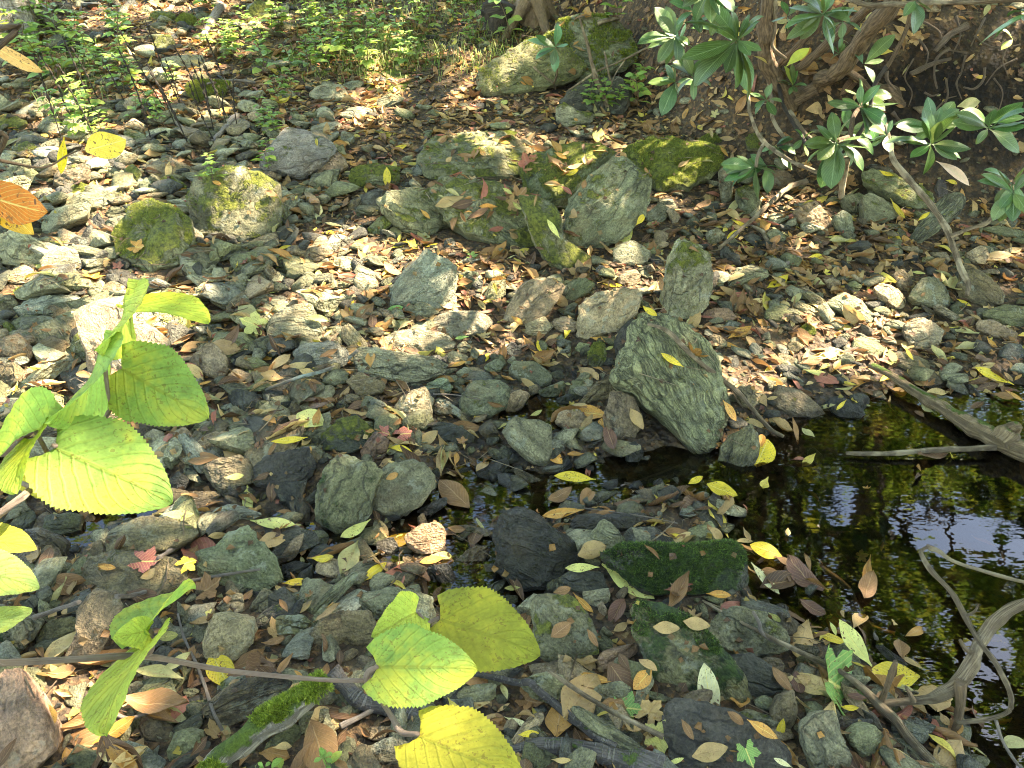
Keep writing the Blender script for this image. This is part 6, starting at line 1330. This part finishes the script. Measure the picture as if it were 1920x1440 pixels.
# decayed stump on the slope
sp_ = ground_hit([tp('B', 900, 180)])[0]
V, Fl_, uv = tube_data([sp_ + np.array([0, .05, -.1]), sp_ + np.array([-.02, .05, .12]), sp_ + np.array([.0, .05, .2])], [.17, .13, .10], 14, 18, .35, 4); obj('rotten_stump', mesh('rotten_stump', V - sp_, Fl_, M['dark'], uv), tuple(sp_), label='low black rotten stump on the slope beside the brown trunk', cat='stump')

# ------------------------------------------------------------------ the trees overhead, whose crowns dapple the light and are mirrored in the pool
cx, cy, cz_ = [], [], []
NC = 46000
hgt = RNG.uniform(4.2, 8.5, NC); g_x = RNG.uniform(-5.5, 5.0, NC); g_y = RNG.uniform(-.8, 10., NC)
gz = .115 * np.clip(g_y - 2.5, 0, 9); tt = (hgt - gz) / SUN_DIR[2]
CX = np.stack([g_x, g_y, gz], 1) + SUN_DIR * tt[:, None]
gpx, gdz = to_px(np.stack([g_x, g_y, gz + .06], 1))
fh, thin, _g = in_fleck(CX); keep = ~(fh | sky_gap(CX))
dap = fbm(np.stack([g_x * 3.2, g_y * 2.2, g_x * 0], 1), 41, 3)
keep &= ~(thin & (dap > .03)); low_ = (gpx[:, 0] > 780) & (gpx[:, 1] > 960); keep &= ~(~thin & ~low_ & (dap > .40))
CX = CX[keep]
# crowns farther off: mirrored ahead; added unseen behind and left to block low skylight
NF = 62000; az = RNG.uniform(-math.pi, math.pi, NF); el = RNG.uniform(.12, np.where(np.abs(az) < 1.4, 1.1, .85), NF); dist = RNG.uniform(9, 17, NF)
FX = np.stack([np.sin(az) * np.cos(el) * dist, np.cos(az) * np.cos(el) * dist, np.sin(el) * dist], 1)
cl = fbm(FX * .55, 61, 3); skyhole = sky_gap(FX)
fk = (cl > -.08) & ~(skyhole & (RNG.uniform(size=NF) < .97)) & (FX[:, 2] > 1.6); FX = FX[fk]; fh, th_, _g = in_fleck(FX, 1.1); FX = FX[~(fh | (th_ & (fbm(np.stack([_g[:, 0] * 3.2, _g[:, 1] * 2.2, _g[:, 0] * 0], 1), 41, 3) > .03)))]
def crown_mesh(C, L0, L1, cols, seed):
    rng = np.random.default_rng(seed); n = len(C); a = rng.normal(size=(n, 3)); a[:, 2] *= .5; a /= np.linalg.norm(a, axis=1)[:, None]
    up = rng.normal(size=(n, 3)) * .55 + np.array([0, 0, 1.]); s = np.cross(up, a); s /= np.linalg.norm(s, axis=1)[:, None]; L = rng.uniform(L0, L1, n)[:, None]; nn_ = np.cross(a, s)
    V = np.stack([C - a * L * .5, C + s * L * .30 - a * L * .08 + nn_ * L * .06, C + s * L * .2 + a * L * .25 + nn_ * L * .05, C + a * L * .55, C - s * L * .2 + a * L * .25 + nn_ * L * .05, C - s * L * .30 - a * L * .08 + nn_ * L * .06], 1).reshape(-1, 3)
    i = np.arange(n)[:, None] * 6; Fq = np.concatenate([i + np.array([[0, 1, 2, 3]]), i + np.array([[0, 3, 4, 5]])], 0)
    col = np.array(cols)[rng.integers(len(cols), size=n)] * rng.uniform(.7, 1.3, (n, 1)); col = np.repeat(np.c_[col, np.ones(n)], 6, 0); uv = np.tile(np.array([(0, .5), (.4, 1), (.75, .9), (1, .5), (.75, .1), (.4, 0)]), (n, 1))
    return V, Fq, uv, col
GC = [(.16, .26, .03), (.24, .33, .04), (.36, .36, .04), (.11, .20, .03), (.30, .35, .05)]
TREES = [(np.array([5.2, 4.6, 0.]), CX[:, 0] > 2.6), (np.array([4.0, 9.5, 0.]), (CX[:, 0] <= 2.6) & (CX[:, 1] > 5.6)), (np.array([2.4, -2.4, 0.]), (CX[:, 0] <= 2.6) & (CX[:, 1] <= 5.6))]
for k, (tb, sel) in enumerate(TREES):
    tb[2] = float(ground(tb[0], tb[1])); root, p = trunk(tb, .17, M['stem'], ['broad-crowned tree on the root-hung bank shading the stream', 'tall yellow-green tree behind the rhododendron', 'tree on the near bank with branches over the water'][k], (0, 0), 7, 'shade_tree')
    C = CX[sel]; V, Fq, uv, col = crown_mesh(C, .11, .21, GC, k); obj('crown', mesh('crown', V, Fq, M['canopy'], uv, attrs={'col': ('FLOAT_COLOR', col)}), (0, 0, 0), root)
    for j in range(9):
        e = C[RNG.integers(len(C))]; s0 = p + np.array([0, 0, random.uniform(3, 6)])
        q, z = to_px(np.array([s0, (s0 + e) / 2, e]))
        tube('limb', [s0, (s0 + e) / 2 + np.array([0, 0, .5]), e], [.06, .035, .01], M['stem'], root)
for k, (a0, a1, b_) in enumerate(((-.8, .25, (-1.2, 13.)), (.25, .8, (6.5, 10.5)), (.8, 1.6, (11., 4.5)), (1.6, 3.2, (5., -9.)), (-3.2, -1.6, (-8., -6.)), (-1.6, -.8, (-11., 5.)))):
    azf = np.arctan2(FX[:, 0], FX[:, 1]); C = FX[(azf >= a0) & (azf < a1)]; tb = np.array([b_[0], b_[1], float(ground(*b_))]); root, p = trunk(tb, .22, M['stem'], ['tall tree up the slope beyond the mossy boulders', 'tall tree beyond the rhododendron mirrored in the pool', 'tall tree on the far side of the pool', 'tall unseen tree behind the near bank downstream, added to block low skylight', 'tall unseen tree on the near bank upstream, added to block low skylight', 'tall unseen tree beyond the dry stony bed, added to block low skylight'][k], (0, 0), 11, 'forest_tree')
    V, Fq, uv, col = crown_mesh(C, .16, .32, GC, k + 9); obj('crown', mesh('crown', V, Fq, M['canopy'], uv, attrs={'col': ('FLOAT_COLOR', col)}), (0, 0, 0), root)
    for j in range(12):
        e = C[RNG.integers(len(C))]; s0 = p + np.array([0, 0, random.uniform(4, 10)]); tube('limb', [s0, (s0 + e) / 2 + np.array([0, 0, .6]), e], [.08, .05, .012], M['stem'], root)
# moss standing proud of the mossiest stones and the limb
def moss_tufts(o, n, size, cols, seed, cover=-.1):
    rng = np.random.default_rng(seed); me = o.data; me.calc_loop_triangles(); T = np.array([t.vertices[:] for t in me.loop_triangles]); V = np.array([v.co[:] for v in me.vertices]) + np.array(o.location)
    A, B, C = V[T[:, 0]], V[T[:, 1]], V[T[:, 2]]; nr = np.cross(B - A, C - A); ar = np.linalg.norm(nr, axis=1); nr = nr / (ar[:, None] + 1e-12)
    w = ar * np.clip(nr[:, 2] + .25, 0, 1); k = rng.choice(len(T), n, p=w / w.sum()); u = rng.uniform(size=(n, 2)); s = np.sqrt(u[:, :1]); P = A[k] * (1 - s) + B[k] * s * (1 - u[:, 1:]) + C[k] * s * u[:, 1:]; N_ = nr[k]
    ok = fbm(P * 9, seed, 4) + .25 * N_[:, 2] > cover; P, N_ = P[ok], N_[ok]; m = len(P)
    d = N_ + rng.normal(0, .55, (m, 3)); d /= np.linalg.norm(d, axis=1)[:, None]; sd_ = np.cross(d, rng.normal(size=(m, 3))); sd_ /= np.linalg.norm(sd_, axis=1)[:, None]; L = size * rng.uniform(.5, 1.4, (m, 1))
    Vv = np.stack([P - sd_ * L * .22 - N_ * .001, P + sd_ * L * .22 - N_ * .001, P + d * L], 1).reshape(-1, 3); col = np.array(cols)[rng.integers(len(cols), size=m)] * rng.uniform(.6, 1.4, (m, 1)); col = np.repeat(np.c_[col, np.ones(m)], 3, 0)
    c = obj('moss', mesh('moss', Vv - np.array(o.location), np.arange(m * 3).reshape(-1, 3), M['herb'], np.tile([(0, .2), (0, .8), (1, .5)], (m, 1)), attrs={'col': ('FLOAT_COLOR', col)}), kind='stuff'); c.parent = o
BM = [(.16, .19, .02), (.10, .13, .012), (.24, .24, .03)]; DM = [(.05, .10, .012), (.09, .15, .02), (.025, .045, .008)]
for rid, n, sz_, cs, cv in (('H2', 11000, .0065, DM, .05), ('A1', 8000, .007, BM, .20), ('A2', 8000, .007, BM, .2), ('B9', 10000, .009, BM, -.1), ('B11', 14000, .014, BM, .2), ('B10', 8000, .010, BM, .24), ('A27', 6000, .008, BM, -.2), ('F17', 1500, .004, BM, -.5), ('B6', 6000, .006, BM, .05), ('B5', 3000, .005, BM, .1), ('H8', 7000, .006, DM, .15), ('A30', 2000, .009, BM, -.4), ('P1', 2500, .005, BM, .15), ('C11', 2000, .006, BM, 0), ('C18', 2000, .006, BM, -.3), ('B28', 1500, .006, BM, -.3), ('A10', 1500, .005, BM, 0), ('E22', 1200, .005, BM, .1), ('D36', 1200, .006, BM, -.2)):
    if n > 1: moss_tufts(ROCKINFO[rid]['o'], n, sz_, cs, n, cv)
ml = next(o for o in bpy.data.objects if o.name == 'mossy_log'); bpy.context.view_layer.update(); moss_tufts(ml, 15000, .0085, [(.20, .26, .02), (.12, .17, .012), (.28, .32, .04)], 5, .02)
print('objects', len(bpy.data.objects), 'tris', sum(len(o.data.polygons) for o in bpy.data.objects if o.type == 'MESH'))
